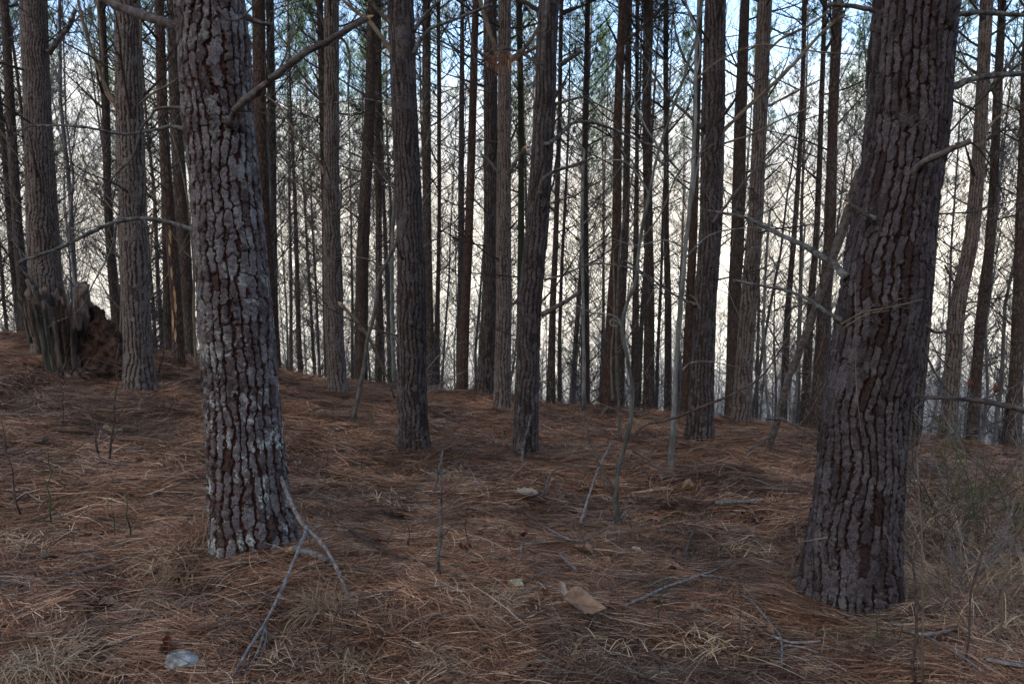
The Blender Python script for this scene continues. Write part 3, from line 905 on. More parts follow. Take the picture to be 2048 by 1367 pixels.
SAPS = [sapling_mb(900 + i, 8.5, 0.034, 30).mesh("stem", M_FARSAP) for i in range(6)]
n_s = 0
for tries in range(3000):
    if n_s >= 185: break
    r = rngF.uniform(12.6, 42); a = math.radians(rngF.uniform(-40, 40))
    x, y = r * math.sin(a), r * math.cos(a)
    if not free(x, y, 0.45): continue
    spots.append((x, y))
    s = rngF.uniform(0.6, 1.35)
    o = link("bare_sapling", rngF.choice(SAPS), None, (x, y, gz(x, y)), (rngF.uniform(-.07, .07), rngF.uniform(-.09, .09), rngF.uniform(0, 6.28)), (s, s, s))
    tag(o, "bare thin grey sapling behind the needle-covered ridge", "sapling", "bare saplings behind the ridge")
    n_s += 1

# ------------------------------------------------------------------ instanced stuff: far wood, needle litter
def scatter(name, variants, P, E, S, label, cat, seed=0, idx=None):
    coll = bpy.data.collections.new(name + "_pieces")
    for k, me in enumerate(variants):
        o = bpy.data.objects.new(f"piece{k:02d}", me); coll.objects.link(o)
    me = bpy.data.meshes.new(name)
    n = len(P)
    me.vertices.add(n); me.vertices.foreach_set("co", np.asarray(P, np.float32).reshape(-1))
    a = me.attributes.new("rot", "FLOAT_VECTOR", "POINT"); a.data.foreach_set("vector", np.asarray(E, np.float32).reshape(-1))
    a = me.attributes.new("scl", "FLOAT_VECTOR", "POINT"); a.data.foreach_set("vector", np.asarray(S, np.float32).reshape(-1))
    rs = np.random.RandomState(seed)
    a = me.attributes.new("pick", "INT", "POINT")
    a.data.foreach_set("value", (rs.randint(0, len(variants), n) if idx is None else np.asarray(idx)).astype(np.int32))
    me.update()
    ob = link(name, me)
    ng = bpy.data.node_groups.new(name, "GeometryNodeTree")
    ng.interface.new_socket("Geometry", in_out="INPUT", socket_type="NodeSocketGeometry")
    ng.interface.new_socket("Geometry", in_out="OUTPUT", socket_type="NodeSocketGeometry")
    gi = ng.nodes.new("NodeGroupInput"); go = ng.nodes.new("NodeGroupOutput")
    ci = ng.nodes.new("GeometryNodeCollectionInfo"); ci.inputs["Collection"].default_value = coll
    ci.inputs["Separate Children"].default_value = True; ci.inputs["Reset Children"].default_value = True
    ip = ng.nodes.new("GeometryNodeInstanceOnPoints"); ip.inputs["Pick Instance"].default_value = True
    def na(nm, t):
        q = ng.nodes.new("GeometryNodeInputNamedAttribute"); q.data_type = t; q.inputs["Name"].default_value = nm
        return q.outputs["Attribute"]
    ng.links.new(gi.outputs[0], ip.inputs["Points"])
    ng.links.new(ci.outputs[0], ip.inputs["Instance"])
    ng.links.new(na("pick", "INT"), ip.inputs["Instance Index"])
    er = ng.nodes.new("FunctionNodeEulerToRotation")
    ng.links.new(na("rot", "FLOAT_VECTOR"), er.inputs[0]); ng.links.new(er.outputs[0], ip.inputs["Rotation"])
    ng.links.new(na("scl", "FLOAT_VECTOR"), ip.inputs["Scale"])
    ng.links.new(ip.outputs[0], go.inputs[0])
    md = ob.modifiers.new("scatter", "NODES"); md.node_group = ng
    tag(ob, label, cat, kind="stuff")
    return ob

def join_mb(parts, name, mats):
    mb = MB()
    for (src, mat, M) in parts:
        b0 = len(mb.v)
        mb.v.extend(M @ Vector(v) for v in src.v)
        mb.f.extend(tuple(b0 + i for i in f) for f in src.f)
        mb.m.extend((mat if m == 0 else m) for m in src.m)
        mb.tone.extend(src.tone + [0.5] * (len(src.v) - len(src.tone)))
    return mb.mesh(name, mats)
# whole pines for the wood behind the camera and across the valley
WOODP = []
for i in range(3):
    a = MB(); a.tube([(0, 0, -0.8), (0.05, 0, 6), (-0.03, 0.04, 12), (0, 0, 18.5)], [0.14, 0.11, 0.08, 0.01], 8)
    b = branch_set(1500 + i, 2.0, 13, 24, 0.9, 1.8, (5, 2))
    c = crown_mb(1600 + i, 8.0, 50, 2.9, 12, z0=11.0, nw=0.006)
    I = Matrix.Identity(4)
    WOODP.append(join_mb([(a, 0, I), (b, 0, I), (c, 0, I)], "wood_pine", [M_TWIG, M_PINE]))
P, E, S = [], [], []
rw = random.Random(77)
cnt = 0
for tries in range(6000):           # unseen rest of the stand, put in behind and beside the camera for shade
    if cnt >= 150: break
    r = math.sqrt(rw.uniform(3.2 ** 2, 85 ** 2)); a = math.radians(rw.uniform(48, 312))
    x, y = r * math.sin(a), r * math.cos(a)
    dg = (math.degrees(a) + 180) % 360 - 180
    if r > 30 and abs(dg) < 95: continue
    if 0 < dg < 150 and r > 9 and rw.random() < 0.6: continue
    P.append((x, y, gz(x, y))); E.append((0, 0, rw.uniform(0, 6.28))); s = rw.uniform(0.75, 1.05); S.append((s, s, s)); cnt += 1
scatter("shade_pine_wood", WOODP, P, E, S, "unseen pine stand put in uphill around the clearing for shade", "woodland", idx=[rw.randrange(3) for _ in P])
P, E, S = [], [], []
FARV = [sapling_mb(1900 + i, 13, 0.075, 20).mesh("far_tree", M_HAZED) for i in range(6)]
for k in range(2300):
    r = rw.uniform(44, 260); a = math.radians(rw.uniform(-42, 42))
    x, y = r * math.sin(a), r * math.cos(a)
    P.append((x, y, gz(x, y))); E.append((rw.uniform(-.04, .04), rw.uniform(-.04, .04), rw.uniform(0, 6.28))); s = rw.uniform(0.8, 1.4); S.append((s, s, s))
for k in range(1500):           # the wooded top of the far slope
    r = math.sqrt(rw.uniform(190 ** 2, 420 ** 2)); a = math.radians(rw.uniform(-44, 44))
    x, y = r * math.sin(a), r * math.cos(a)
    P.append((x, y, gz(x, y))); E.append((rw.uniform(-.04, .04), rw.uniform(-.04, .04), rw.uniform(0, 6.28))); s = rw.uniform(0.9, 1.6); S.append((s * 1.5, s * 1.5, s))
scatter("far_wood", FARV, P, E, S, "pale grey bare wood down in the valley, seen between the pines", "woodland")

# needle litter
def needle_clump(seed, n, spread, Lr, R, up=0.10, w=0.0008, lay=0.012):
    rg = random.Random(seed); mb = MB()
    for k in range(n):
        x, y = rg.gauss(0, R), rg.gauss(0, R)
        a = rg.gauss(0, spread)
        L = rg.uniform(*Lr)
        bend = rg.uniform(-0.9, 0.9); el = abs(rg.gauss(0, up)) if rg.random() < 0.5 else 0.0
        z = rg.uniform(0.0, lay)
        ww = w * rg.uniform(0.7, 1.5)
        m = 3
        p = Vector((x, y, z)) - Vector((math.cos(a), math.sin(a), 0)) * L * 0.5
        row = []
        for i in range(m + 1):
            t = i / m
            aa = a + bend * (t - 0.5)
            ee = el * (1 - 1.6 * t)
            d = Vector((math.cos(aa) * math.cos(ee), math.sin(aa) * math.cos(ee), math.sin(ee)))
            if i: p = p + d * (L / m)
            q = Vector((-math.sin(aa), math.cos(aa), rg.uniform(-0.3, 0.3)))
            hw = ww * (1 - 0.5 * abs(2 * t - 1) ** 3)
            row += [p - q * hw, p + q * hw + Vector((0, 0, ww * 0.8))]
        mb.add(row, [(2 * i, 2 * i + 1, 2 * i + 3, 2 * i + 2) for i in range(m)])
        t = min(1, max(0, rg.gauss(0.5, 0.27)))
        if rg.random() < 0.08: t = 1.0
        mb.tone += [t] * len(row)
    return mb
CL = [needle_clump(2000 + i, 44, (0.35 if i < 7 else 1.2), (0.10, 0.20), 0.055, 0.18 if i % 3 else 0.4).mesh("needles", M_NEEDLE, smooth=False) for i in range(12)]
CLF = [needle_clump(2100 + i, 44, (0.5 if i < 4 else 1.5), (0.14, 0.24), 0.10, 0.25, 0.0016, 0.02).mesh("needles", M_NEEDLE, smooth=False) for i in range(6)]
def drift(x, y):
    return 0.022 * sstep(0.1, 0.7, fbm(np.asarray(x) * 2.3, np.asarray(y) * 2.3, oct=2, seed=41))
def litter():
    rs = np.random.RandomState(5)
    def fan(r0, r1, n, amax):
        r = np.sqrt(rs.uniform(r0 * r0, r1 * r1, n)); a = np.radians(rs.uniform(-amax, amax, n))
        return r * np.sin(a), r * np.cos(a)
    sets = [fan(1.2, 4.2, 9500, 48), fan(4.2, 7.5, 9500, 42), fan(7.5, 13.5, 12000, 42)]
    for si, (X, Y) in enumerate(sets):
        heap = np.zeros(len(X))
        if si < 2:
            hx, hy, hh = [], [], []
            for (root, bb, axx, _r) in [(T1, b1, ax1, r1), (T2, b2, ax2, r2)] + mids:
                if not ((bb.y < 4.2) == (si == 0)): continue
                r0 = axx.at(bb.z + .1)[3] * 1.12
                for _k in range(260 if si == 0 else 130):
                    a = rs.uniform(0, 6.28); q = rs.exponential(.07)
                    hx.append(bb.x + math.cos(a) * (r0 + q)); hy.append(bb.y + math.sin(a) * (r0 + q)); hh.append(max(0, .05 * (0.5 + 0.9 * math.sin(a * 2.3 + bb.x * 9) ** 2) - q * .4))
            X = np.concatenate([X, hx]); Y = np.concatenate([Y, hy]); heap = np.concatenate([heap, hh])
        # drifts: some clumps lie on others in low waves
        Z = ground_z(X, Y) + heap + drift(X, Y)
        e = 0.06
        gx = (ground_z(X + e, Y) - ground_z(X - e, Y)) / (2 * e); gy = (ground_z(X, Y + e) - ground_z(X, Y - e)) / (2 * e)
        flow = 1.6 * fbm(X * 1.3, Y * 1.3, oct=2, seed=77) + 0.25
        E = np.zeros((len(X), 3)); 
        yaw = np.where(rs.rand(len(X)) < 0.35, rs.uniform(0, 6.28, len(X)), flow + rs.normal(0, 0.7, len(X)))
        for i in range(len(X)):
            nrm = Vector((-gx[i], -gy[i], 1)).normalized()
            q = Vector((0, 0, 1)).rotation_difference(nrm) @ Euler((rs.normal(0, .06), rs.normal(0, .06), yaw[i])).to_quaternion()
            E[i] = q.to_euler()
        s = rs.uniform(0.8, 1.25, len(X))
        yield si, np.stack([X, Y, Z + rs.uniform(-0.024, -0.006, len(X))], -1), E, np.stack([s, s, s], -1)
for si, P, E, S in litter():
    var = CL if si == 0 else CLF if si == 2 else CL[:6] + CLF
    scatter("pine_needles", var, P, E, S, ["rust-brown pine needles over the near ground", "rust-brown pine needles over the middle ground", "rust-brown pine needles over the ridge"][si], "pine needles", seed=si)

# ------------------------------------------------------------------ DETAILS
RD = random.Random(99)
M_SAPG = plain("greenish_sapling_bark", (0.06, 0.062, 0.052), (0.155, 0.16, 0.135), 20, stretch=(1, 1, .4))
# limbs of the two large pines
limb(T1, b1, [(392, 72), (330, 45), (280, 28), (215, 2), (120, -60)], 3.0, 15, 20, M_LIMB, RD, twigs=2, dY=[-.04, 0, .1, .2, .3])
limb(T1, b1, [(384, 263), (345, 253), (300, 262), (240, 268), (180, 256), (110, 251), (60, 253), (28, 268)], 3.0, 8, 3, M_LIMBG, RD, twigs=5, dY=[-.05, 0, .05, .05, 0, 0, .05, .1])
limb(T1, b1, [(398, 463), (350, 448), (300, 437), (250, 440), (200, 456), (130, 490), (80, 510), (38, 527), (62, 560), (78, 590)], 3.0, 10, 5, M_LIMBG, RD, twigs=5, dY=[-.06, 0, 0, 0, -.05, -.1, -.1, -.1, -.05, 0])
limb(T1, b1, [(290, 440), (297, 480), (296, 540), (280, 570), (250, 575)], 2.98, 5, 1.6, M_LIMBG, RD, twigs=2)
limb(T1, b1, [(232, 448), (222, 500), (190, 560), (158, 620), (105, 645)], 2.95, 4, 1.5, M_LIMBG, RD, twigs=2)
limb(T1, b1, [(460, 246), (475, 215), (515, 182), (560, 145), (605, 108), (660, 80), (735, 36)], 2.86, 17, 11, M_LIMB, RD, twigs=3, dY=[.02, -.03, -.05, -.1, -.1, -.1, -.1], tip=M_WOOD)
limb(T1, b1, [(676, 72), (694, 90), (700, 130), (696, 180), (698, 238)], 2.76, 6, 2.5, M_LIMB, RD, twigs=2)
limb(T1, b1, [(372, 217), (345, 216), (315, 218), (300, 235), (282, 258), (268, 310), (235, 345), (215, 370)], 3.05, 7, 3, M_LIMB, RD, twigs=3)
limb(T1, b1, [(435, 15), (455, 38), (480, 38), (495, 25), (515, 0), (540, -40)], 2.86, 5, 3, M_LIMB, RD, twigs=1)
limb(T1, b1, [(495, 35), (520, 45), (544, 50)], 2.92, 9, 7, M_LIMB, RD)
limb(T1, b1, [(468, 225), (440, 205), (415, 190), (405, 170)], 2.82, 3, 1.5, M_TWIG, RD)
limb(T1, b1, [(478, 222), (520, 225), (555, 235), (600, 238)], 2.84, 3, 1.2, M_TWIG, RD, twigs=2, twl=.2)
limb(T1, b1, [(446, 608), (455, 597), (448, 585)], 2.84, 4, 3, M_LIMBG, RD)
limb(T1, b1, [(428, 618), (440, 603), (460, 596)], 2.84, 3, 2, M_LIMBG, RD)
limb(T2, b2, [(1694, 556), (1672, 532), (1640, 510), (1590, 482), (1550, 465), (1500, 438), (1460, 428), (1410, 421)], 2.75, 15, 6, M_LIMBG, RD, twigs=5, dY=[-.02, .05, .1, .2, .3, .4, .45, .5])
limb(T2, b2, [(1686, 640), (1650, 622), (1620, 600), (1580, 583), (1530, 572), (1465, 560)], 2.75, 10, 5, M_LIMBG, RD, twigs=4, dY=[-.02, .05, .1, .2, .25, .3])
limb(T2, b2, [(1812, 356), (1830, 338), (1860, 318), (1900, 300), (1940, 280)], 2.62, 16, 9, M_LIMB, RD, twigs=1, dY=[.04, 0, -.05, -.08, -.1])
limb(T2, b2, [(1936, 282), (1960, 300), (1985, 340), (2010, 400)], 2.53, 4, 2, M_TWIG, RD, twigs=2)
limb(T2, b2, [(1890, 185), (1920, 168), (1960, 155), (2000, 150), (2070, 145)], 2.75, 14, 10, M_LIMBG, RD, twigs=3)
limb(T2, b2, [(1908, 30), (1950, 25), (2000, 27), (2070, 32)], 2.75, 10, 8, M_LIMBG, RD, twigs=3)
limb(T2, b2, [(1748, 437), (1725, 425), (1712, 415), (1694, 407)], 2.64, 9, 6, M_LIMBG, RD, tip=M_WOOD)
limb(T2, b2, [(1725, 438), (1712, 458)], 2.62, 3, 1, M_LIMBG, RD)
limb(T2, b2, [(1760, 25), (1735, 18), (1700, 12), (1655, 10)], 2.75, 9, 8, M_LIMB, RD, twigs=3)
limb(T2, b2, [(1824, 792), (1880, 795), (1930, 798), (1985, 805), (2070, 826)], 2.75, 8, 12, M_LIMB, RD, twigs=4)
limb(T2, b2, [(1845, 690), (1870, 745), (1905, 790)], 2.75, 5, 4, M_LIMB, RD, twigs=1)
limb(T2, b2, [(1840, 640), (1875, 665), (1910, 650), (1940, 628)], 2.8, 7, 4, M_LIMB, RD, twigs=2)
limb(T2, b2, [(1845, 430), (1880, 428), (1930, 425), (1970, 420)], 2.78, 5, 3, M_LIMBG, RD, twigs=3)
limb(T2, b2, [(1710, 565), (1712, 640), (1712, 760), (1722, 860)], 2.60, 1.8, 1.2, M_TAN, RD)
limb(T2, b2, [(1682, 648), (1725, 625), (1790, 612), (1848, 597)], 2.58, 3, 1.5, M_TAN, RD, twigs=4, twl=.12)
limb(T2, b2, [(1688, 655), (1730, 630), (1780, 620)], 2.575, 2.4, 1.4, M_TAN, RD, twigs=3, twl=.12)
limb(T2, b2, [(1600, 1082), (1622, 1080), (1655, 1074)], 2.50, 3, 4, M_TAN, RD)
# limbs of the middle pines
def mlimb(i, pts, w0, w1, mat=M_LIMB, twigs=2, dY=None, tip=None):
    root, base, ax, rng = mids[i]
    return limb(root, base, pts, MIDS[i][1] - 0.04, w0, w1, mat, RD, twigs=twigs, dY=dY, tip=tip, twl=.45)
mlimb(0, [(783, 48), (755, 20), (735, -20)], 9, 6)
mlimb(0, [(788, 110), (745, 50), (690, 5), (650, -50)], 9, 5, M_TAN, 3)
mlimb(0, [(826, 108), (858, 60), (920, 35), (985, 8)], 8, 4, M_LIMBG, 4)
mlimb(0, [(828, 60), (850, 30), (880, 0)], 7, 5, M_LIMBG)
mlimb(0, [(800, 330), (780, 310), (765, 285), (762, 265)], 6, 3, M_LIMBG, 0)
mlimb(0, [(826, 120), (832, 108), (850, 106)], 6, 2, M_LIMB, 0)
mlimb(0, [(790, 213), (755, 203), (720, 198), (660, 206), (590, 198)], 3.5, 1.5, M_LIMBG, 4)
mlimb(0, [(823, 650), (821, 620), (823, 598)], 7, 6, M_LIMB, 0, dY=[-.08, -.12, -.15])
mlimb(0, [(848, 495), (862, 482), (878, 478)], 6, 2, M_LIMB, 0)
mlimb(1, [(1116, 133), (1135, 120), (1163, 100)], 10, 9, M_LIMB, 0)
mlimb(1, [(1080, 386), (1085, 360), (1110, 342), (1150, 330), (1187, 315)], 8, 5, M_LIMB, 2, dY=[-.08, -.12, -.1, -.1, -.1])
mlimb(1, [(1092, 290), (1110, 278), (1140, 250), (1165, 243), (1210, 252), (1280, 282), (1320, 300), (1360, 345)], 8, 4, M_LIMBG, 4, dY=[-.05, 0, .05, .1, .2, .3, .3, .4])
mlimb(1, [(1112, 208), (1140, 200), (1170, 195), (1194, 216)], 6, 3, M_LIMBG, 1)
mlimb(1, [(1082, 630), (1105, 617), (1135, 600), (1163, 582)], 11, 7, M_LIMB, 0)
mlimb(1, [(1088, 560), (1130, 548), (1180, 528), (1230, 530), (1280, 545), (1330, 590)], 5, 2.5, M_LIMBG, 5)
mlimb(1, [(1078, 130), (1050, 110), (1020, 98), (1005, 100)], 6, 4, M_LIMB, 0)
mlimb(1, [(1085, 130), (1088, 70), (1092, 20), (1100, -20)], 9, 7, M_LIMB, 1, dY=[-.15] * 4)
mlimb(1, [(1138, 240), (1143, 225), (1141, 213)], 5, 4, M_LIMBG, 0)
mlimb(1, [(1040, 960), (1046, 900), (1062, 830), (1048, 880)][:3], 7, 4, M_LIMBG, 0, dY=[-.35, -.2, -.1])
mlimb(2, [(1440, 268), (1490, 220), (1580, 135), (1650, 60), (1690, 30)], 8, 6, M_TAN, 6)
mlimb(2, [(1437, 290), (1500, 270), (1560, 240), (1620, 215)], 5, 3, M_TAN, 4)
mlimb(2, [(1405, 255), (1370, 225), (1330, 185), (1290, 120), (1260, 90)], 7, 3, M_LIMBG, 4)
mlimb(2, [(1425, 445), (1460, 400), (1500, 350), (1540, 310), (1580, 270)], 6, 4, M_LIMB, 3, dY=[-.12, -.15, -.1, -.05, 0])
mlimb(2, [(1392, 610), (1350, 590), (1300, 555), (1250, 520)], 6, 3, M_LIMBG, 3)
mlimb(2, [(1400, 620), (1392, 600), (1380, 590)], 5, 4, M_TAN, 0, dY=[-.12, -.15, -.18])
mlimb(2, [(1402, 160), (1370, 120), (1350, 60), (1345, -10)], 6, 3, M_LIMB, 4)
mlimb(3, [(240, 220), (215, 180), (190, 120), (165, 40), (150, -30)], 8, 5, M_TAN, 4)
mlimb(3, [(238, 215), (210, 180), (205, 100), (195, 0)], 6, 5, M_TAN, 2)
mlimb(3, [(236, 300), (232, 330), (240, 350), (260, 358)], 5, 2, M_TAN, 2)
mlimb(3, [(272, 215), (300, 190), (340, 168), (356, 155)], 5, 3, M_TAN, 2)
mlimb(3, [(276, 20), (282, 60), (278, 100), (290, 30)][:3], 4, 3, M_TAN, 1)
mlimb(3, [(262, 540), (235, 510), (195, 480), (140, 455)], 4, 2, M_LIMB, 4)
mlimb(4, [(98, 105), (120, 75), (140, 50), (150, 20)], 10, 7, M_LIMB, 3)
mlimb(4, [(84, 340), (90, 325), (105, 300)], 6, 2, M_LIMB, 1)
mlimb(5, [(650, 350), (630, 310), (600, 280), (560, 215), (530, 190)], 7, 3, M_TAN, 4)
mlimb(5, [(648, 425), (630, 395), (600, 370), (575, 350)], 5, 2, M_TAN, 3)
mlimb(5, [(665, 430), (680, 415), (682, 370), (672, 340)], 5, 3, M_LIMB, 1, dY=[-.1, -.15, -.18, -.2])
mlimb(6, [(996, 112), (985, 80), (968, 30), (958, -10)], 9, 8, M_TAN, 2, dY=[-.1, -.15, -.15, -.1])
mlimb(6, [(1020, 120), (1050, 95), (1075, 60), (1100, 0)], 9, 6, M_TAN, 3)
mlimb(6, [(1018, 125), (1060, 100), (1110, 70)], 7, 4, M_TAN, 3)
mlimb(6, [(1015, 350), (1030, 325), (1050, 295)], 9, 7, M_LIMB, 0, tip=M_WOOD)
mlimb(6, [(998, 345), (980, 325), (962, 308)], 7, 6, M_LIMBG, 0)
mlimb(6, [(1010, 120), (985, 100), (955, 130), (940, 60), (930, -20)], 5, 3, M_LIMB, 2)
mlimb(6, [(998, 690), (1012, 620), (1030, 605), (1045, 590)], 7, 5, M_LIMB, 2)
mlimb(8, [(1520, 120), (1560, 80), (1620, 50), (1660, 20)], 6, 4, M_TAN, 5)
mlimb(8, [(1514, 225), (1560, 200), (1640, 160)], 5, 3, M_TAN, 5)
mlimb(10, [(1962, 200), (2000, 150), (2030, 110), (2060, 60)], 7, 4, M_LIMB, 4)
mlimb(10, [(1950, 300), (1990, 240), (2040, 210)], 6, 4, M_TAN, 4)
mlimb(10, [(1925, 590), (1905, 560), (1890, 530)], 6, 4, M_LIMB, 2)
# needles caught in the fork of the slim pale pine
r6, b6, a6, _ = mids[6]
nb_ = MB(); rg = random.Random(4); c6 = at(1010, 124, MIDS[6][1])
for k in range(260):
    a = rg.uniform(0, 6.28); rr = rg.uniform(0.06, 0.22)
    p = c6 + Vector((math.cos(a) * rr, math.sin(a) * rr * .8, rg.gauss(0.0, 0.045)))
    q = p + Vector((math.cos(a) * rg.uniform(-.03, .06), rg.uniform(-.05, .05), -rg.uniform(0.04, 0.17)))
    s_ = Vector((math.sin(a), math.cos(a), 0)) * 0.0022
    nb_.add([p - s_, p + s_, q], [(0, 1, 2)]); nb_.tone += [rg.uniform(.3, 1)] * 3
for k in range(14):
    a = rg.uniform(0, 6.28)
    p = c6 + Vector((rg.uniform(-.1, .1), rg.uniform(-.12, .05), rg.uniform(-.03, .06)))
    n0 = len(nb_.v); grow(nb_, p, (math.cos(a), math.sin(a) * .6, .1), .3, .005, 1, rg, .1, .3, (3, 2), 3); nb_.tone += [.4] * (len(nb_.v) - n0)
o = link("needle_clump", nb_.mesh("needle_clump", M_NEEDLE, smooth=False, off=b6), r6)
# scraped patches of the reddish pine
rp, bp, axp, _ = fars[2]
for (py, hh) in ((470, 16), (500, 12), (545, 14), (590, 20), (612, 14), (640, 22), (668, 14)):
    p = at(350, py, 10.0); a = axp.at(p.z)
    mb = MB(); V_, F_ = [], []
    n = 7
    c0 = RD.uniform(-1.9, -1.2)
    for i in range(n):
        for j in range(4):
            t = i / (n - 1); wd = 0.20 * math.sin(math.pi * min(max(t, .08), .92)) * RD.uniform(.7, 1.3)
            aa = c0 + (j / 3 - .5) * 2 * wd
            z = p.z + (t - .5) * hh * 0.0125
            q = axp.at(z); rr = q[3] * 1.10 + .004
            V_.append((q[0] + math.cos(aa) * rr, q[1] + math.sin(aa) * rr, z))
    for i in range(n - 1):
        for j in range(3):
            F_.append((i * 4 + j, i * 4 + j + 1, i * 4 + j + 5, i * 4 + j + 4))
    mb.add([Vector(v) for v in V_], F_)
    link("bare_wood_patch", mb.mesh("bare_wood_patch", M_WOOD, off=bp), rp)

# free-standing saplings, leaning dead wood ------------------------------------------------
def stem_thing(name, label, cat, pts, Y, w0, w1, mat, sides=8, dY=None, limbs=(), twigs=0, group=None, part="stem", tip=None, seed=0, twl=.4, ground=True, snap=False):
    rg = random.Random(seed + 3000)
    p0 = at(pts[0][0], pts[0][1], Y + (dY[0] if dY else 0))
    base = Vector((p0.x, p0.y, gz(p0.x, p0.y)))
    root = empty(name, base, label, cat, group)
    limb(root, base, pts, Y, w0, w1, mat, rg, name=part, twigs=0, dY=dY, sides=sides, tip=tip)
    for L in limbs:
        limb(root, base, L[0], Y, L[1], L[2], L[3] if len(L) > 3 else mat, rg, name="branch", twigs=L[4] if len(L) > 4 else 2, sides=6, twl=twl, dY=L[5] if len(L) > 5 else None)
    return root, base
def yhit(px, py): return hit(px, py).y
stem_thing("pale_sapling", "pale lichen-grey straight sapling with no bark ridges, left of the heaped pine", "sapling",
    [(1340, 950), (1346, 860), (1352, 740), (1358, 650), (1366, 560), (1372, 480), (1383, 380), (1390, 250), (1391, 150), (1395, 60), (1402, -60)], yhit(1340, 945), 11, 5, M_SAP, seed=1,
    limbs=[([(1364, 740), (1385, 724), (1430, 724), (1490, 738)], 4, 1.5, M_SAP, 3), ([(1367, 520), (1420, 470), (1500, 455), (1560, 462)], 4, 1.5, M_SAP, 4),
           ([(1378, 500), (1330, 480), (1270, 490), (1210, 470)], 4, 1.5, M_SAP, 4), ([(1384, 400), (1395, 330), (1410, 270)], 5, 3, M_SAP, 2),
           ([(1391, 160), (1440, 120), (1520, 90), (1600, 100), (1720, 110)], 4, 2, M_TAN, 6), ([(1391, 150), (1400, 90), (1370, 0), (1365, -60)], 5, 4, M_SAP, 2),
           ([(1390, 170), (1340, 130), (1300, 100)], 3, 1.5, M_SAP, 3), ([(1388, 250), (1450, 330), (1500, 340)], 2.5, 1.2, M_TWIG, 3)])
ys = yhit(1236, 1056)
stem_thing("crooked_sapling", "crooked grey-green sapling bent at mid height with a looping side twig", "sapling",
    [(1236, 1060), (1233, 985), (1238, 930), (1258, 860), (1264, 780), (1252, 700), (1244, 650), (1257, 600), (1272, 560), (1280, 480), (1300, 380), (1318, 300), (1345, 220), (1372, 140), (1400, 40), (1410, -60)], ys, 10, 4, M_SAPG, seed=2,
    limbs=[([(1244, 652), (1235, 643), (1222, 640), (1222, 650), (1236, 652)], 5, 3, M_SAP, 0), ([(1246, 648), (1230, 632), (1210, 627), (1180, 624), (1150, 608)], 5, 2, M_SAP, 1),
           ([(1262, 880), (1290, 850), (1340, 838), (1400, 815), (1460, 790), (1520, 755), (1560, 700), (1600, 630), (1650, 550)], 6, 2.5, M_STICKB, 3, [0, 0, -.05, -.1, -.1, -.1, -.1, -.1, -.1]),
           ([(1265, 900), (1290, 915), (1315, 935), (1335, 946)], 5, 3, M_SAPD, 0), ([(1232, 980), (1200, 930), (1180, 880), (1175, 845)], 4, 1.6, M_SAPD, 3),
           ([(1235, 1000), (1205, 960), (1190, 900), (1165, 870)], 3, 1.3, M_SAPD, 3), ([(1236, 1040), (1250, 1010), (1262, 985)], 4, 2, M_LIMBG, 0),
           ([(1300, 390), (1260, 330), (1225, 320), (1180, 322)], 4, 2, M_SAP, 3), ([(1320, 300), (1290, 250), (1260, 180), (1230, 120)], 4, 2, M_SAP, 4),
           ([(1280, 480), (1320, 430), (1360, 340), (1410, 300), (1450, 270)], 4, 2, M_SAPD, 4)])
stem_thing("forked_sapling", "dark sapling curving right in front of two brown pines, crossed by a snapped stick", "sapling",
    [(703, 848), (715, 800), (730, 720), (735, 680), (752, 610), (757, 560), (775, 520), (795, 480)], yhit(703, 848), 10, 6, M_SAPD, seed=3,
    limbs=[([(765, 540), (740, 520), (700, 514), (650, 516), (600, 530)], 4, 1.5, M_SAPD, 4), ([(757, 560), (755, 530), (757, 500)], 3, 2, M_SAPD, 1), ([(795, 480), (830, 430), (860, 360)], 4, 2, M_SAPD, 3)])
stem_thing("snapped_stick", "snapped leaning stick with a splintered orange upper end beside the slim brown pine", "stick",
    [(789, 795), (770, 745), (745, 690), (720, 650), (682, 608)], 8.3, 4, 7, M_TAN, seed=4, tip=M_WOOD, part="shaft", dY=[0.5, .3, .1, 0, 0],
    limbs=[([(716, 655), (745, 675), (755, 660), (752, 640)], 2.5, 1.5, M_TAN, 0), ([(712, 660), (695, 680), (690, 678)], 2.5, 1.5, M_TAN, 0)])
stem_thing("leaning_log", "brown dead pole leaning up against the left flank of the large right pine", "dead log",
    [(1530, 920), (1546, 870), (1562, 810), (1580, 750), (1600, 700), (1622, 640), (1642, 585), (1662, 530), (1690, 440), (1706, 390), (1722, 342)], 6.2, 13, 16, M_LIMB, seed=5, part="pole", dY=[0, -.05, -.1, -.15, -.2, -.25, -.3, -.35, -.4, -.45, -.5], tip=M_STICKB, sides=9,
    limbs=[([(1562, 838), (1550, 836), (1532, 838)], 8, 6, M_LIMBG, 0, [-.1, -.1, -.1]), ([(1560, 835), (1590, 850), (1640, 880), (1652, 885)], 5, 2, M_LIMB, 2, [-.1, -.2, -.3, -.3]),
           ([(1547, 870), (1520, 885), (1500, 900), (1490, 925)], 5, 3, M_LIMBG, 2, [-.05, -.1, -.15, -.2]), ([(1580, 760), (1600, 690), (1610, 640)], 3, 2, M_LIMB, 3, [-.15, -.2, -.2])])
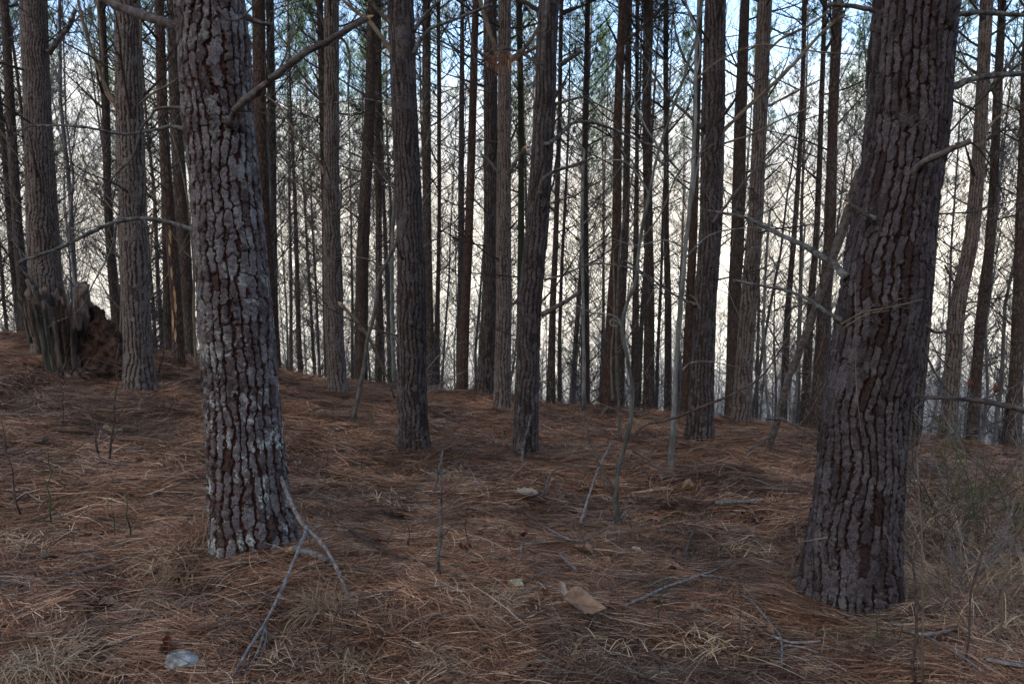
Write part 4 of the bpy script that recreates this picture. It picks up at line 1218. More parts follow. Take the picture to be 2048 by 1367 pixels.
thin = [  # other free thin stems of the middle ground
 ([(1240, 890), (1238, 820), (1232, 700), (1236, 560), (1245, 450), (1270, 330)], 6, 3, M_SAPD, "thin brown stem climbing straight up left of the crooked sapling"),
 ([(1226, 800), (1222, 720), (1228, 620), (1226, 500)], 5, 2.5, M_TAN, "tan vine stem hugging the brown pine behind the crooked sapling"),
 ([(1590, 895), (1588, 860), (1578, 800), (1570, 740)], 4, 2, M_TAN, "short pale twig upright on the needles just right of the leaning dead pole"),
 ([(300, 700), (296, 600), (302, 500), (310, 380)], 6, 3, M_TAN, "tan sapling between the pale grey pine and the scraped pine"),
 ([(392, 745), (388, 640), (386, 520), (372, 380), (340, 250)], 6, 3, M_TAN, "tan sapling touching the left edge of the large left pine"),
 ([(240, 690), (243, 620), (241, 520), (236, 430)], 7, 4, M_TAN, "cream-coloured sapling just left of the pale grey pine"),
 ([(66, 660), (62, 600), (58, 520), (60, 430), (52, 330)], 5, 3, M_TAN, "tan sapling in front of the rotten stump's left edge"),
 ([(790, 772), (785, 650), (784, 500), (790, 380)], 9, 6, M_SAP, "bluish grey stem pressed against the left side of the straight dark pine"),
 ([(1168, 820), (1167, 640), (1164, 450), (1168, 300)], 8, 5, M_SAP, "pale grey stem standing alone in the bright gap right of the centre pine"),
 ([(1540, 860), (1528, 700), (1530, 560), (1540, 420)], 7, 4, M_SAP, "grey stem in the bright gap right of the tight pine pair"),
 ([(1585, 862), (1596, 740), (1600, 600), (1610, 450)], 7, 4, M_SAP, "grey stem right of the reddish-leaved sapling"),
]
for i, (pts, w0, w1, mat, lab) in enumerate(thin):
    Y = yhit(*pts[0]) if pts[0][1] > 880 else 9.6 + (i % 4) * .5
    lm = []
    rg = random.Random(i + 5)
    for k in range(5):
        j = rg.randrange(1, len(pts)); x, y = pts[j]; d = rg.choice((-1, 1))
        lm.append(([(x, y), (x + d * 30, y - 35), (x + d * 60, y - 90), (x + d * rg.uniform(70, 110), y - 150)], w1 * .7, 1.2, mat, 4))
    stem_thing("slender_sapling", lab, "sapling", pts, Y, w0, w1, mat, limbs=lm, seed=40 + i)

# the sapling that still holds russet leaves, right of centre
root, base = stem_thing("leafy_sapling", "slender sapling still holding small pale russet leaves, left of the dead pole", "sapling",
    [(1548, 880), (1552, 780), (1548, 680), (1550, 560)], 10.2, 5, 2, M_SAPD, seed=6, limbs=[([(1550, y), (1550 + d * 35, y - 14), (1550 + d * 75, y - 16)], 2.5, 1.2, M_SAPD, 3) for y, d in ((620, 1), (650, -1), (690, 1), (720, -1), (760, 1), (790, -1), (820, 1))])
rg = random.Random(8); mb = MB()
for k in range(150):
    y = rg.uniform(600, 830); x = 1550 + rg.uniform(-75, 75)
    p = at(x, y, 10.2 + rg.uniform(-.4, .4)); d = rdir(rg); e = d.orthogonal().normalized(); l = rg.uniform(.03, .06)
    mb.add([p, p + d * l * .5 + e * l * .22, p + d * l, p + d * l * .5 - e * l * .22], [(0, 1, 2, 3)])
o = link("leaf_cluster", mb.mesh("leaf_cluster", M_LEAF, smooth=False, off=base), root); o["kind"] = "stuff"

# ------------------------------------------------------------------ the rotten stump
def stump():
    base = at(132, 742, 7.5); base.z = gz(base.x, base.y)
    root = empty("rotten_stump", base, "tall hollow rotten stump with a jagged top left of the pale grey pine", "tree stump")
    k = px_size(7.5, 680)
    C, Rr = 150, 90
    th = np.arange(C) / C * 2 * np.pi
    TH, T = np.meshgrid(th, np.linspace(0, 1, Rr))
    spikes = 0.42 + 0.42 * vnoise(th * 3.0, th * 0 + 5, seed=2) + 0.32 * fbm(np.cos(th) * 2.6, np.sin(th) * 2.6, oct=3, seed=3) + 0.20 * np.abs(fbm(np.cos(th) * 9, np.sin(th) * 9, oct=2, seed=8))
    top = 0.52 + 0.36 * np.clip(spikes, 0.1, 1.2)
    H = 1.0
    Z = T * top[None, :] * H * 1.22 - 0.08
    rad = (42 * k) * (0.86 + 0.50 * T ** 1.1) + 0.10 * np.exp(-T * 12)
    rel = fbm(np.cos(TH) * 7, np.sin(TH) * 7, Z * 2.2, 4, 21)
    rad = rad * (1 + 0.13 * rel) - 0.05 * sstep(0.25, 0.6, fbm(np.cos(TH) * 2.2, np.sin(TH) * 2.2, Z * 3.0, 2, 33))
    rad -= 0.02 * np.abs(fbm(np.cos(TH) * 26, np.sin(TH) * 26, Z * 4, 2, 35))
    lean = -0.02 * Z
    O = np.stack([lean + rad * np.cos(TH), rad * np.sin(TH) * .9, Z], -1)
    inn = O.copy(); inn[..., 0] = lean + (rad - .055) * np.cos(TH); inn[..., 1] = (rad - .055) * np.sin(TH) * .9
    P = np.concatenate([O, inn[::-1]], 0)
    link("shell", grid_mesh("shell", P, M_STUMP, True), root)
    # weathered grey-green slabs standing proud of the front
    rg = random.Random(12)
    for j, (px, w, z0, z1, mat) in enumerate([(118, 12, .02, .74, M_STUMPG), (131, 9, .05, .70, M_STUMPG), (106, 10, .30, .78, M_STUMP), (146, 9, .12, .62, M_STUMP), (90, 11, .42, .82, M_STUMP), (158, 8, .25, .74, M_STUMPR), (78, 8, .35, .72, M_STUMPG), (168, 7, .05, .5, M_STUMP)]):
        mb = MB(); n = 9; rows = []
        x = (px - 132) * k
        for i in range(n):
            t = i / (n - 1); z = z0 + (z1 - z0) * t
            hw = w * k * .5 * (1 - .55 * t ** 3) * rg.uniform(.85, 1.15)
            rr = 42 * k * (.92 + .50 * (z / .8)) + .015
            xx = x * (0.85 + 0.45 * z); yy = -math.sqrt(max(rr * rr - xx * xx, .01)) * .92 - rg.uniform(0, .012)
            rows += [Vector((xx - hw, yy + .02, z)), Vector((xx - hw * .3, yy - .016, z)), Vector((xx + hw * .4, yy - .012, z)), Vector((xx + hw, yy + .02, z))]
        mb.add(rows, [(i * 4 + q, i * 4 + q + 1, i * 4 + q + 5, i * 4 + q + 4) for i in range(n - 1) for q in range(3)])
        link("wood_slab", mb.mesh("wood_slab", mat), root)
    # crumbled red heartwood mound on the right
    R2, C2 = 60, 90
    TH, T = np.meshgrid(np.arange(C2) / C2 * 2 * np.pi, np.linspace(0, 1, R2))
    rad = 0.44 * (1 - T) ** 0.75 * (1 + .22 * fbm(np.cos(TH) * 2, np.sin(TH) * 2, T * 4, 3, 5)) + .006
    Z = T * .80 - .10
    X = 0.34 + rad * np.cos(TH) * .8 - .06 * T; Y = .12 + rad * np.sin(TH) * .7
    nz = fbm(X * 14, Y * 14, Z * 14, 4, 9) * .035
    P = np.stack([X + nz * np.cos(TH), Y + nz * np.sin(TH), Z + nz * .6], -1)
    link("crumbled_heartwood", grid_mesh("crumbled_heartwood", P, M_STUMPR, True), root)
    mb = MB()
    for j in range(26):
        p = Vector((rg.uniform(.05, .7), rg.uniform(-.5, -.1), .0)); p.z = rg.uniform(0, .12)
        d = Vector((rg.uniform(-1, 1), rg.uniform(-.4, .4), rg.uniform(-.2, .5)))
        grow(mb, p, d, rg.uniform(.25, .6), .006, 1, rg, 0, .3, (2, 2), 3)
    for j in range(9):
        a = rg.uniform(3.4, 6.0)
        p = Vector((math.cos(a) * .22, math.sin(a) * .22, .06)); q = Vector((math.cos(a) * .42, math.sin(a) * .42, -.05))
        mb.tube([p, p.lerp(q, .5) + Vector((0, 0, .01)), q], [.05, .035, .015], 6, jitter=.2, rng=rg)
    link("root_flare", mb.mesh("root_flare", M_STUMP), root)
stump()

# ------------------------------------------------------------------ things lying on the needles
def on_ground(px, py, lift=0.0):
    p = hit(px, py); p.z += lift + float(drift([p.x], [p.y])[0])
    return p
def stick(pts, w, mat, label, twigs=(), lift=0.026, tip=None, ends=None, seed=0, name="fallen_stick", taper=.5, group=None):
    """pts: photo points on the ground; ends: height above the ground for each"""
    rg = random.Random(5000 + seed)
    Q = []
    for i, (x, y) in enumerate(pts):
        e = ends[i] if ends else 0.0
        if e:
            # a raised point: keep the distance of a ground point straight below it
            g = hit(x, y + e[0]); Q.append(at(x, y, g.y))
        else:
            Q.append(on_ground(x, y, lift))
    base = Q[0].copy(); base.z -= lift
    m = max(6, len(Q) * 4)
    C = catmull([list(q) for q in Q], np.linspace(0, len(Q) - 1, m))
    P = [Vector(c) for c in C]
    k = px_size(Q[0].y, pts[0][1])
    P = [p + rdir(rg) * k * w * .12 for p in P]
    rad = [.5 * k * w * (1 - taper * i / (m - 1)) * rg.uniform(.9, 1.1) for i in range(m)]
    mb = MB(); mb.tube(P, rad, 7, jitter=.06, rng=rg)
    root = empty(name, base, label, "stick", group)
    link("shaft", mb.mesh("shaft", mat, off=base), root)
    for T in twigs:
        tp = T[0]; QQ = []
        for i, (x, y) in enumerate(tp):
            yv = hit(x, y + (T[3][i] if len(T) > 3 else 0)).y
            QQ.append(list(at(x, y, yv)) if len(T) > 3 else list(on_ground(x, y, lift)))
        CC = catmull(QQ, np.linspace(0, len(QQ) - 1, max(5, len(QQ) * 3)))
        b = MB(); b.tube([Vector(c) for c in CC], [.5 * k * (T[1] + (T[2] - T[1]) * i / (len(CC) - 1)) for i in range(len(CC))], 5)
        link("side_twig", b.mesh("side_twig", mat, off=base), root)
    if tip is not None:
        b = MB(); d = (P[0] - P[1]).normalized(); r = rad[0]
        b.tube([P[0] - d * r, P[0] + d * r * 1.5, P[0] + d * r * 5], [r * 1.02, r * .8, r * .15], 6, jitter=.25, rng=rg)
        link("splintered_end", b.mesh("splintered_end", tip, smooth=False, off=base), root)
    return root
# the forked limb propped on the foot of the large left pine
kY = 2.72
stem_thing("propped_limb", "grey forked dead limb propped against the foot of the large left pine", "dead limb",
    [(703, 1222), (680, 1150), (650, 1095), (620, 1062), (600, 1040), (575, 990), (560, 950), (543, 902)], yhit(703, 1222), 8, 11, M_STICK, seed=9, part="limb",
    dY=[0, .15, .25, .33, .36, .45, .5, .56],
    limbs=[([(612, 1062), (590, 1115), (565, 1175), (535, 1235), (495, 1300), (458, 1362)], 8, 5, M_STICK, 1, [.33, .15, 0.0, -.18, -.33, -.45]),
           ([(532, 1240), (520, 1290), (500, 1330), (480, 1372)], 4, 2.5, M_STICK, 0, [-.18, -.3, -.38, -.46]),
           ([(528, 1248), (533, 1270), (522, 1310), (515, 1330)], 4, 2, M_STICK, 0, [-.18, -.24, -.33, -.37]),
           ([(700, 1215), (720, 1250), (735, 1275)], 5, 3, M_STICKB, 0, [0, -.06, -.1]),
           ([(607, 1058), (617, 1075), (620, 1085)], 4, 3, M_STICK, 0, [.33, .3, .3])])
stem_thing("broken_limb", "thick broken limb with a raw orange splintered end at the large left pine's foot", "dead limb", [(655, 1120), (635, 1110), (612, 1103), (585, 1098)], 2.74, 14, 16, M_STICK, seed=77, part="limb", tip=M_WOOD, dY=[0, .02, .03, .04])
stick([(1245, 1228), (1290, 1208), (1350, 1190), (1400, 1172), (1430, 1155), (1460, 1133)], 8, M_STICK, "long pale curved stick on the needles between the big leaf and the large right pine", seed=2, twigs=[([(1400, 1172), (1440, 1172), (1460, 1172)], 5, 3)])
stick([(855, 1002), (868, 980), (878, 940), (886, 900)], 6, M_STICK, "short pale stick standing crooked right of the straight dark pine's foot", seed=3, ends=[0, (20,), (60,), (100,)])
stick([(922, 1008), (945, 985), (978, 962)], 6, M_STICK, "pale crossed stick lying before the centre pine, lower one of a small X", seed=4)
stick([(970, 1003), (955, 965), (938, 935)], 4, M_STICK, "thin grey stick leaning across the small X before the centre pine", seed=5, ends=[0, (22,), (50,)])
stick([(1070, 1005), (1085, 990), (1100, 950), (1120, 936), (1160, 934), (1195, 948), (1225, 975)], 5, M_LIMBG, "wavy arching grey twig beside the pale oak leaf in the middle", seed=6, ends=[0, (12,), (35,), (48,), (50,), (38,), (10,)])
stick([(1160, 1065), (1175, 1000), (1195, 940), (1222, 882)], 6, M_STICK, "straight grey stick poking up at a slant left of the crooked sapling", seed=7, ends=[0, (45,), (100,), (150,)])
stick([(1215, 1066), (1235, 1040), (1256, 1020)], 6, M_STICK, "short pale stick at the foot of the crooked sapling", seed=8, ends=[0, (10,), (25,)])
stick([(570, 930), (600, 920), (650, 910), (690, 906)], 9, M_STICKB, "tan thick stick lying behind the large left pine's right side", seed=9, twigs=[([(640, 912), (700, 908), (760, 904), (800, 898)], 4, 2)])
stick([(1430, 1018), (1460, 1016), (1490, 1013), (1523, 1010)], 11, M_STICK, "grey flaking branch piece lying left of the large right pine", seed=10, taper=.3)
stick([(1368, 1130), (1385, 1080), (1400, 1050), (1425, 1015), (1470, 1000)], 6, M_STICKB, "curved brown stick running towards the grey flaking branch piece", seed=11)
stick([(700, 1080), (760, 1110), (810, 1128), (870, 1143)], 6, M_STICKB, "long brown stick on the needles left of the upright crooked twig", seed=12)
stick([(1090, 1062), (1120, 1080), (1150, 1092), (1180, 1085), (1210, 1072)], 4, M_STICK, "bent pale twig above the pinkish leaf pair", seed=13, twigs=[([(1120, 1120), (1135, 1135), (1152, 1152)], 5, 4), ([(1040, 1140), (1044, 1100), (1060, 1098), (1110, 1095)], 4, 3)])
stick([(750, 1180), (790, 1160), (870, 1110), (900, 1100)][:2] + [(830, 1190)], 4, M_STICKB, "dark thin twig left of the yellowish stone", seed=14)
stick([(995, 1180), (1003, 1160), (1012, 1135)], 4, M_LIMBG, "little forked twig just left of the yellowish stone", seed=15, ends=[0, (8,), (16,)])
stick([(0, 1195), (60, 1172), (140, 1148), (220, 1128), (300, 1095), (360, 1070)], 5, M_STICK, "long thin grey branch running in from the left edge", seed=16, ends=[(14,)] * 6, taper=.3)
stick([(200, 940), (260, 952), (320, 980), (370, 1010), (420, 1028)], 4, M_STICKB, "thin arching stem lying left of the large left pine", seed=17)
stick([(88, 1215), (140, 1240), (200, 1268), (245, 1285)], 6, M_STICKB, "dark stick half buried at the lower left", seed=18)
stick([(1580, 1170), (1590, 1120), (1600, 1100), (1616, 1060)], 10, M_STICKB, "dark stick leaning on the left foot of the large right pine", seed=19, ends=[0, (40,), (60,), (95,)])
stick([(1480, 1200), (1510, 1225), (1540, 1260), (1560, 1290), (1563, 1360)], 5, M_STICK, "grey bent stick below the long pale stick", seed=20, twigs=[([(1545, 1290), (1580, 1300), (1640, 1302)], 5, 4)])
stick([(1740, 1240), (1830, 1285), (1900, 1280), (1945, 1262), (1962, 1255)], 8, M_STICK, "pale branch with a broken bright end at the lower right", seed=21, twigs=[([(1850, 1290), (1920, 1330), (1960, 1365)], 5, 3), ([(1970, 1338), (2010, 1345), (2048, 1350)], 8, 7)])
stick([(1276, 1300), (1310, 1340), (1325, 1362)], 6, M_STICKB, "dark stick at the bottom edge right of the big leaf", seed=22)
stick([(1285, 950), (1330, 960), (1390, 970)], 5, M_STICKB, "brown stick lying behind the crooked sapling's foot", seed=23)
stick([(1080, 1188), (1135, 1205), (1010, 1250)][:2], 3, M_STICK, "thin pale twig above the upright oak leaf", seed=24)
stick([(1078, 1300), (1110, 1285), (1150, 1268), (1185, 1258)], 4, M_STICKB, "thin stick running up to the stalk of the big leaf", seed=25)
stick([(1010, 850), (1055, 845), (1110, 870), (1150, 900)], 4, M_STICK, "fine pale stick behind the centre pine", seed=26)
stick([(862, 822), (900, 840), (960, 870), (990, 890)], 4, M_STICK, "long fine grey stick on the slope between the two middle pines", seed=27)
stick([(1200, 838), (1222, 822), (1250, 818), (1270, 822)], 7, M_TAN, "pale crooked root-like stick on the ridge under the brown pine", seed=28)
stick([(30, 735), (75, 748), (100, 738)], 5, M_STICKB, "small dark stick left of the rotten stump", seed=29)
stick([(380, 780), (400, 762), (420, 742)], 6, M_STICKB, "brown stick lying beyond the large left pine's left edge", seed=30)
stick([(1990, 932), (2020, 935), (2060, 936)], 8, M_STICKB, "dark stick on the mound at the right edge", seed=31)
rgs = random.Random(55)
for k in range(110):
    px, py = rgs.uniform(20, 2030), 780 + 560 * rgs.random() ** 0.9
    a = rgs.uniform(-.6, .6); L = rgs.uniform(25, 80) * (py / 1000)
    if 400 < px < 600 or 1600 < px < 1830: continue
    pts = [(px, py), (px + math.cos(a) * L * .5, py + math.sin(a) * L * .3 + rgs.uniform(-5, 5)), (px + math.cos(a) * L, py + math.sin(a) * L * .6)]
    if min(p[1] for p in pts) < 700 + px * .11: continue
    stick(pts, rgs.uniform(2.2, 4.5), rgs.choice((M_STICK, M_STICKB, M_LIMBG)), "small bare twig dropped on the brown needles", seed=100 + k, name="dropped_twig", group="small twigs on the needles")
# upright small twig (dead seedling) in the middle
def seedling(px, py, h, w, mat, label, name="seedling", tw=4, lean=0.0, seed=0, group=None, side=.10, leaf=None):
    rg = random.Random(7000 + seed)
    p = on_ground(px, py); k = px_size(p.y, py); H = h * k
    mb = MB(); n = 6; pts = [p - Vector((0, 0, .02))]
    for i in range(1, n + 1):
        t = i / n
        pts.append(p + Vector((lean * k * t + rg.uniform(-.01, .01), rg.uniform(-.02, .02), H * t)))
    rad = [max(.5 * k * w * (1 - .65 * i / n), .0009) for i in range(n + 1)]
    mb.tube(pts, rad, 6)
    root = empty(name, p, label, "seedling", group)
    link("stem", mb.mesh("stem", mat, off=p), root)
    if tw:
        for j in range(tw):
            b = MB()
            i = rg.randrange(1, n); d = Vector((rg.choice((-1, 1)) * rg.uniform(.4, 1), rg.uniform(-.5, .5), rg.uniform(.3, 1)))
            grow(b, pts[i], d, side * rg.uniform(.6, 1.8), rad[i] * .6, 1, rg, .1, .2, (2, 1), 3)
            link("twig", b.mesh("twig", mat, off=p), root)
    return root, p
seedling(880, 1162, 260, 9, M_LIMBG, "knobbly upright grey twig rooted in the needles at centre left", tw=5, lean=4, seed=1)
seedling(218, 925, 240, 5, M_STICKB, "tall bare brown stem left of the pale grey pine's foot", tw=2, lean=38, seed=2)
seedling(198, 910, 110, 5, M_STICKB, "short bare stem beside the tall bare brown stem at left", tw=1, lean=-12, seed=3)
seedling(132, 860, 110, 4, M_STICKB, "thin bare stem below the rotten stump", tw=1, lean=-6, seed=4)
seedling(277, 872, 60, 3, M_STICKB, "small bare stem right of the tall bare brown stem", tw=0, seed=5)
seedling(46, 1035, 200, 4, M_STICKB, "thin brown twiggy stem near the left edge", tw=4, lean=-25, seed=6)
seedling(102, 1045, 150, 4, M_GREEN, "dark green stem rising near the left edge", tw=3, lean=6, seed=7)
seedling(258, 1085, 110, 4, M_GREEN, "short green stem left of the large left pine", tw=3, lean=4, seed=8)
seedling(230, 1075, 70, 3, M_GREEN, "shortest green stem left of the large left pine", tw=2, lean=-8, seed=9)
seedling(930, 1110, 95, 4, M_STICKB, "dark little stem holding a russet leaf", tw=1, lean=6, seed=10)
seedling(1340, 1060, 95, 4, M_STICKB, "dark bare seedling left of the grey flaking branch piece", tw=2, lean=60, seed=11)
seedling(1318, 1245, 100, 4, M_GREEN, "yellow-green wiry stem with a forked tip beside the long pale stick", tw=2, lean=4, seed=12, side=.03)
seedling(1470, 1300, 110, 3, M_STICKB, "thin dark stem near the bottom right of centre", tw=1, lean=12, seed=13)
seedling(1848, 1375, 470, 6, M_TAN, "tall tan reed-like stem in front of the large right pine's right side", tw=1, lean=-48, seed=14)
seedling(1835, 1385, 330, 8, M_STICKB, "tall brown stem beside the tan reed-like stem at lower right", tw=1, lean=-45, seed=15)
seedling(1930, 1330, 440, 5, M_STICKB, "tall dark bare stem on the mound at right", tw=5, lean=10, seed=16)
seedling(1988, 1300, 400, 5, M_TAN, "tall pale curved stem on the mound at right", tw=3, lean=30, seed=17)
seedling(655, 1340, 230, 4, M_STICKB, "dark wiry stem at the bottom left of centre", tw=1, lean=40, seed=18)
seedling(668, 1350, 290, 4, M_STICKB, "longer dark wiry stem leaning right at the bottom left of centre", tw=1, lean=120, seed=19)
for k in range(46):
    px, py = rgs.uniform(0, 2040), rgs.uniform(830, 1200)
    if 400 < px < 600 or 1600 < px < 1830 or py < 740 + px * .1: continue
    seedling(px, py, rgs.uniform(30, 80), 2.6, rgs.choice((M_STICKB, M_STICK, M_TAN)), "tiny bare seedling standing in the needles", name="tiny_seedling", tw=2, lean=rgs.uniform(-15, 15), seed=200 + k, group="tiny bare seedlings")

# the green briar and the tangle on the mound at right
def thicket(px, py, label, name, n, hh, ww, mat, seed, cat, w=3.8):
    rg = random.Random(8000 + seed)
    p = on_ground(px, py); k = px_size(p.y, py)
    root = empty(name, p, label, cat)
    for j in range(n):
        mb = MB()
        b = p + Vector((rg.uniform(-ww, ww) * k * .5, rg.uniform(-.3, .3), 0)); b.z = gz(b.x, b.y) - .01
        d = Vector((rg.uniform(-1, 1) * .9, rg.uniform(-.5, .5), 1)).normalized()
        grow(mb, b, d, hh * k * rg.uniform(.5, 1.1), w * k * .5, 0, rg, -.5, .22, (8, 4), 4, .3, rmin=.0012)
        link("stem", mb.mesh("stem", mat, off=p), root)
thicket(1945, 1075, "green wiry briar bush on the mound right of the large right pine", "briar_bush", 9, 260, 200, M_GREEN, 1, "bush")
thicket(1880, 1010, "grey tangle of bare briar canes behind the large right pine", "bare_briar", 7, 250, 160, M_STICK, 2, "bush")
thicket(1990, 1150, "brown bare bramble tangle at the right edge below the green briar", "bramble_tangle", 8, 230, 200, M_STICKB, 3, "bush")
thicket(1850, 960, "low green briar stems close behind the large right pine's foot", "low_briar", 5, 130, 120, M_GREEN, 4, "bush")
thicket(850, 790, "grey brushwood heap behind the straight dark pine", "brushwood_heap", 9, 150, 150, M_STICK, 5, "bush", 4)
thicket(265, 745, "reddish brush between the rotten stump and the pale grey pine", "dry_brush", 7, 110, 90, M_STICKB, 6, "bush")

thicket(1860, 1130, "straw-brown dead canes crowded right beside the large right pine's foot", "dead_cane_clump", 8, 240, 170, M_TAN, 7, "bush", 3.5)
thicket(2000, 1010, "grey-brown brush at the right edge level with the far pine feet", "edge_brush", 9, 230, 170, M_STICKB, 8, "bush")
thicket(1960, 1230, "low tan tangle of dead stems in the lower right", "dead_stem_tangle", 7, 180, 220, M_TAN, 9, "bush", 2.6)
thicket(1900, 1200, "pale bramble canes arching over the mound in the lower right", "bramble_canes", 9, 260, 240, M_STICK, 10, "bush", 3.0)
thicket(1830, 1040, "brown bare shrub directly right of the large right pine", "bare_shrub", 8, 260, 120, M_STICKB, 11, "bush", 3.5)
# grass tufts
def tuft_thing(px, py, label, n, hpx, mat, seed, spread=1.0, name="grass_tuft", flop=1.0, wid=.0018):
    rg = random.Random(9000 + seed)
    p = on_ground(px, py); k = px_size(p.y, py); L0 = hpx * k
    mb = MB()
    for j in range(n):
        a = rg.uniform(0, 6.28); L = L0 * rg.uniform(.6, 1.25)
        b = Vector((rg.gauss(0, .03 * spread), rg.gauss(0, .03 * spread), 0))
        el = rg.uniform(.7, 1.35); q = b.copy(); row = []
        m = 6
        for i in range(m + 1):
            t = i / m
            e2 = el - flop * 2.1 * t
            d = Vector((math.cos(a) * math.cos(e2), math.sin(a) * math.cos(e2), math.sin(e2)))
            if i: q = q + d * (L / m)
            w = wid * (1 - t * .8); sd = Vector((-math.sin(a), math.cos(a), 0))
            qq = q.copy(); qq.z = max(qq.z, .004 + rg.uniform(0, .006))
            row += [qq - sd * w, qq + sd * w]
        mb.add(row, [(2 * i, 2 * i + 1, 2 * i + 3, 2 * i + 2) for i in range(m)]); mb.tone += [rg.random()] * len(row)
    o = link(name, mb.mesh(name, mat, smooth=False), None, p + Vector((0, 0, .012)))
    tag(o, label, "grass tuft")
tuft_thing(395, 1150, "straw-coloured drooping grass tuft at the large left pine's foot", 170, 150, M_DRY, 1)
tuft_thing(340, 1140, "pale drooping grass tuft left of the large left pine's foot", 110, 120, M_DRY, 2)
tuft_thing(650, 1240, "pale grass tuft beside the propped limb's lower end", 160, 120, M_DRY, 3)
tuft_thing(85, 1350, "palest cream grass tuft in the bottom left corner", 240, 110, M_DRY, 4, 1.6)
tuft_thing(700, 1352, "small pale grass tuft at the bottom edge left of centre", 90, 70, M_DRY, 5)
tuft_thing(870, 1350, "small cream grass tuft at the bottom edge beneath the stick", 90, 70, M_DRY, 6)
tuft_thing(1770, 1300, "bright green grass sprig before the large right pine's foot", 26, 130, M_GRASS, 7, 1.5, flop=.7, wid=.0018)
tuft_thing(1660, 1225, "few green grass blades at the left foot of the large right pine", 14, 90, M_GRASS, 8, 1.5, flop=.6)
tuft_thing(1335, 1055, "tiny green moss tuft behind the dark bare seedling", 40, 22, M_GRASS, 9, 1.2, flop=.4)
tuft_thing(1410, 885, "orange-brown needles heaped against the heaped pine's foot", 260, 90, M_NEEDLE, 10, 3.0, name="needle_heap", wid=.002)
tuft_thing(1640, 905, "small dark mossy mound on the slope left of the large right pine", 120, 26, M_NEEDLE, 11, 2.0, name="needle_mound", wid=.002)
tuft_thing(960, 815, "brushed-up needles heaped behind the centre pines", 220, 60, M_NEEDLE, 12, 4.0, name="needle_heap", wid=.002)
tuft_thing(470, 1060, "long rust needles hanging round the large left pine's left foot", 120, 130, M_NEEDLE, 13, 2.5, name="needle_heap", wid=.0014)

for k, (x, y, n, hp, m_) in enumerate([(1900, 1040, 150, 130, M_DRY), (1960, 1110, 170, 140, M_NEEDLE), (1880, 1180, 150, 130, M_NEEDLE), (2010, 1180, 170, 150, M_DRY), (1930, 1240, 150, 120, M_NEEDLE), (2030, 1080, 140, 120, M_NEEDLE), (1850, 1090, 110, 110, M_DRY), (1985, 1290, 150, 120, M_NEEDLE)]):
    tuft_thing(x, y, ["straw tuft highest on the right mound", "rust needle tuft in the middle of the right mound", "rust needle tuft beside the large right pine's foot", "straw tuft at the right edge below the briar", "rust tuft low on the right mound", "rust tuft at the right edge by the briar", "small straw tuft close right of the large right pine", "rust tuft at the bottom of the right mound"][k], n, hp, m_, 60 + k, 3.2, wid=.0013)
for k, (x, y) in enumerate([(150, 1010), (300, 1000), (760, 1010), (1000, 1220), (560, 1330), (1180, 1330), (1480, 1100), (300, 1230), (900, 960), (1540, 960), (60, 1090), (1420, 1320)]):
    tuft_thing(x, y, "low half-hidden straw tuft among the brown needles", 60, 75 if y > 1000 else 50, M_DRY, 80 + k, 2.2, flop=1.1)
    bpy.context.scene.collection.objects[-1]["group"] = "low straw tufts among the needles"
rb = random.Random(17)
for k in range(20):
    x, y = rb.uniform(1840, 2050), rb.uniform(960, 1270)
    tuft_thing(x, y, "tangled tan dry grass tuft crowding the mound at the right edge", 90, rb.uniform(110, 190), M_DRY if k % 3 else M_NEEDLE, 120 + k, 3.0, flop=rb.uniform(.5, .95), wid=.0014)
    bpy.context.scene.collection.objects[-1]["group"] = "dry grass on the right mound"
# fallen leaves
def oak_leaf(px, py, Lpx, mat, label, yaw, seed, curl=.8, tilt=.2, group=None, wide=.42, lobes=3, lift=.022, rib=.012, roll=0):
    rg = random.Random(600 + seed)
    p = on_ground(px, py); k = px_size(p.y, py); L = Lpx * k
    n, m = 15, 7; V_ = []
    for i in range(n):
        t = i / (n - 1)
        env = math.sin(math.pi * t ** .8) ** (.6 if lobes else 1.0)
        lob = 1 - .38 * (0.5 + .5 * math.cos(t * math.pi * 2 * lobes + .4)) if lobes else 1 - .12 * rg.random()
        hw = L * wide * .5 * env * lob + L * .008
        for j in range(m):
            u = j / (m - 1) * 2 - 1
            x = (t - .5) * L * (1 - .06 * abs(u)); y = u * hw
            z = curl * .28 * L * (abs(u) ** 1.6) * env * (1 + .3 * math.sin(seed + 5 * t)) + .05 * L * math.sin(t * 6 + seed) * curl + rib * L * math.cos(abs(u) * 7 - t * 40) + .10 * L * curl * (2 * t - 1) ** 2
            V_.append(Vector((x, y, z)))
    F_ = [(i * m + j, i * m + j + 1, (i + 1) * m + j + 1, (i + 1) * m + j) for i in range(n - 1) for j in range(m - 1)]
    mb = MB(); mb.add(V_, F_)
    root = empty("fallen_leaf", p + Vector((0, 0, lift)), label, "leaf", group)
    root.rotation_euler = (rg.uniform(-.25, .25) + roll, tilt, yaw)
    me = mb.mesh("leaf_blade", mat)
    o = link("leaf_blade", me, root)
    md = o.modifiers.new("thickness", "SOLIDIFY"); md.thickness = .0008
    b = MB(); b.tube([(-L * .5 - L * .14, 0, .02 * L), (-L * .45, 0, .03 * L), (0, 0, .012), (L * .48, 0, .09 * L * curl)], [L * .010, L * .011, L * .007, L * .003], 5)
    link("midrib", b.mesh("midrib", mat), root)
oak_leaf(1168, 1243, 92, M_LEAF, "large curled tan leaf lying at the bottom centre", -.25, 1, curl=.95, tilt=.10, wide=.62, lobes=0, lift=.045, rib=.024, roll=.45)
oak_leaf(1128, 1215, 52, M_LEAFP, "pale upright oak leaf just behind the large curled tan leaf", 2.1, 2, curl=.4, tilt=-.75, wide=.5, lift=.04, roll=.5)
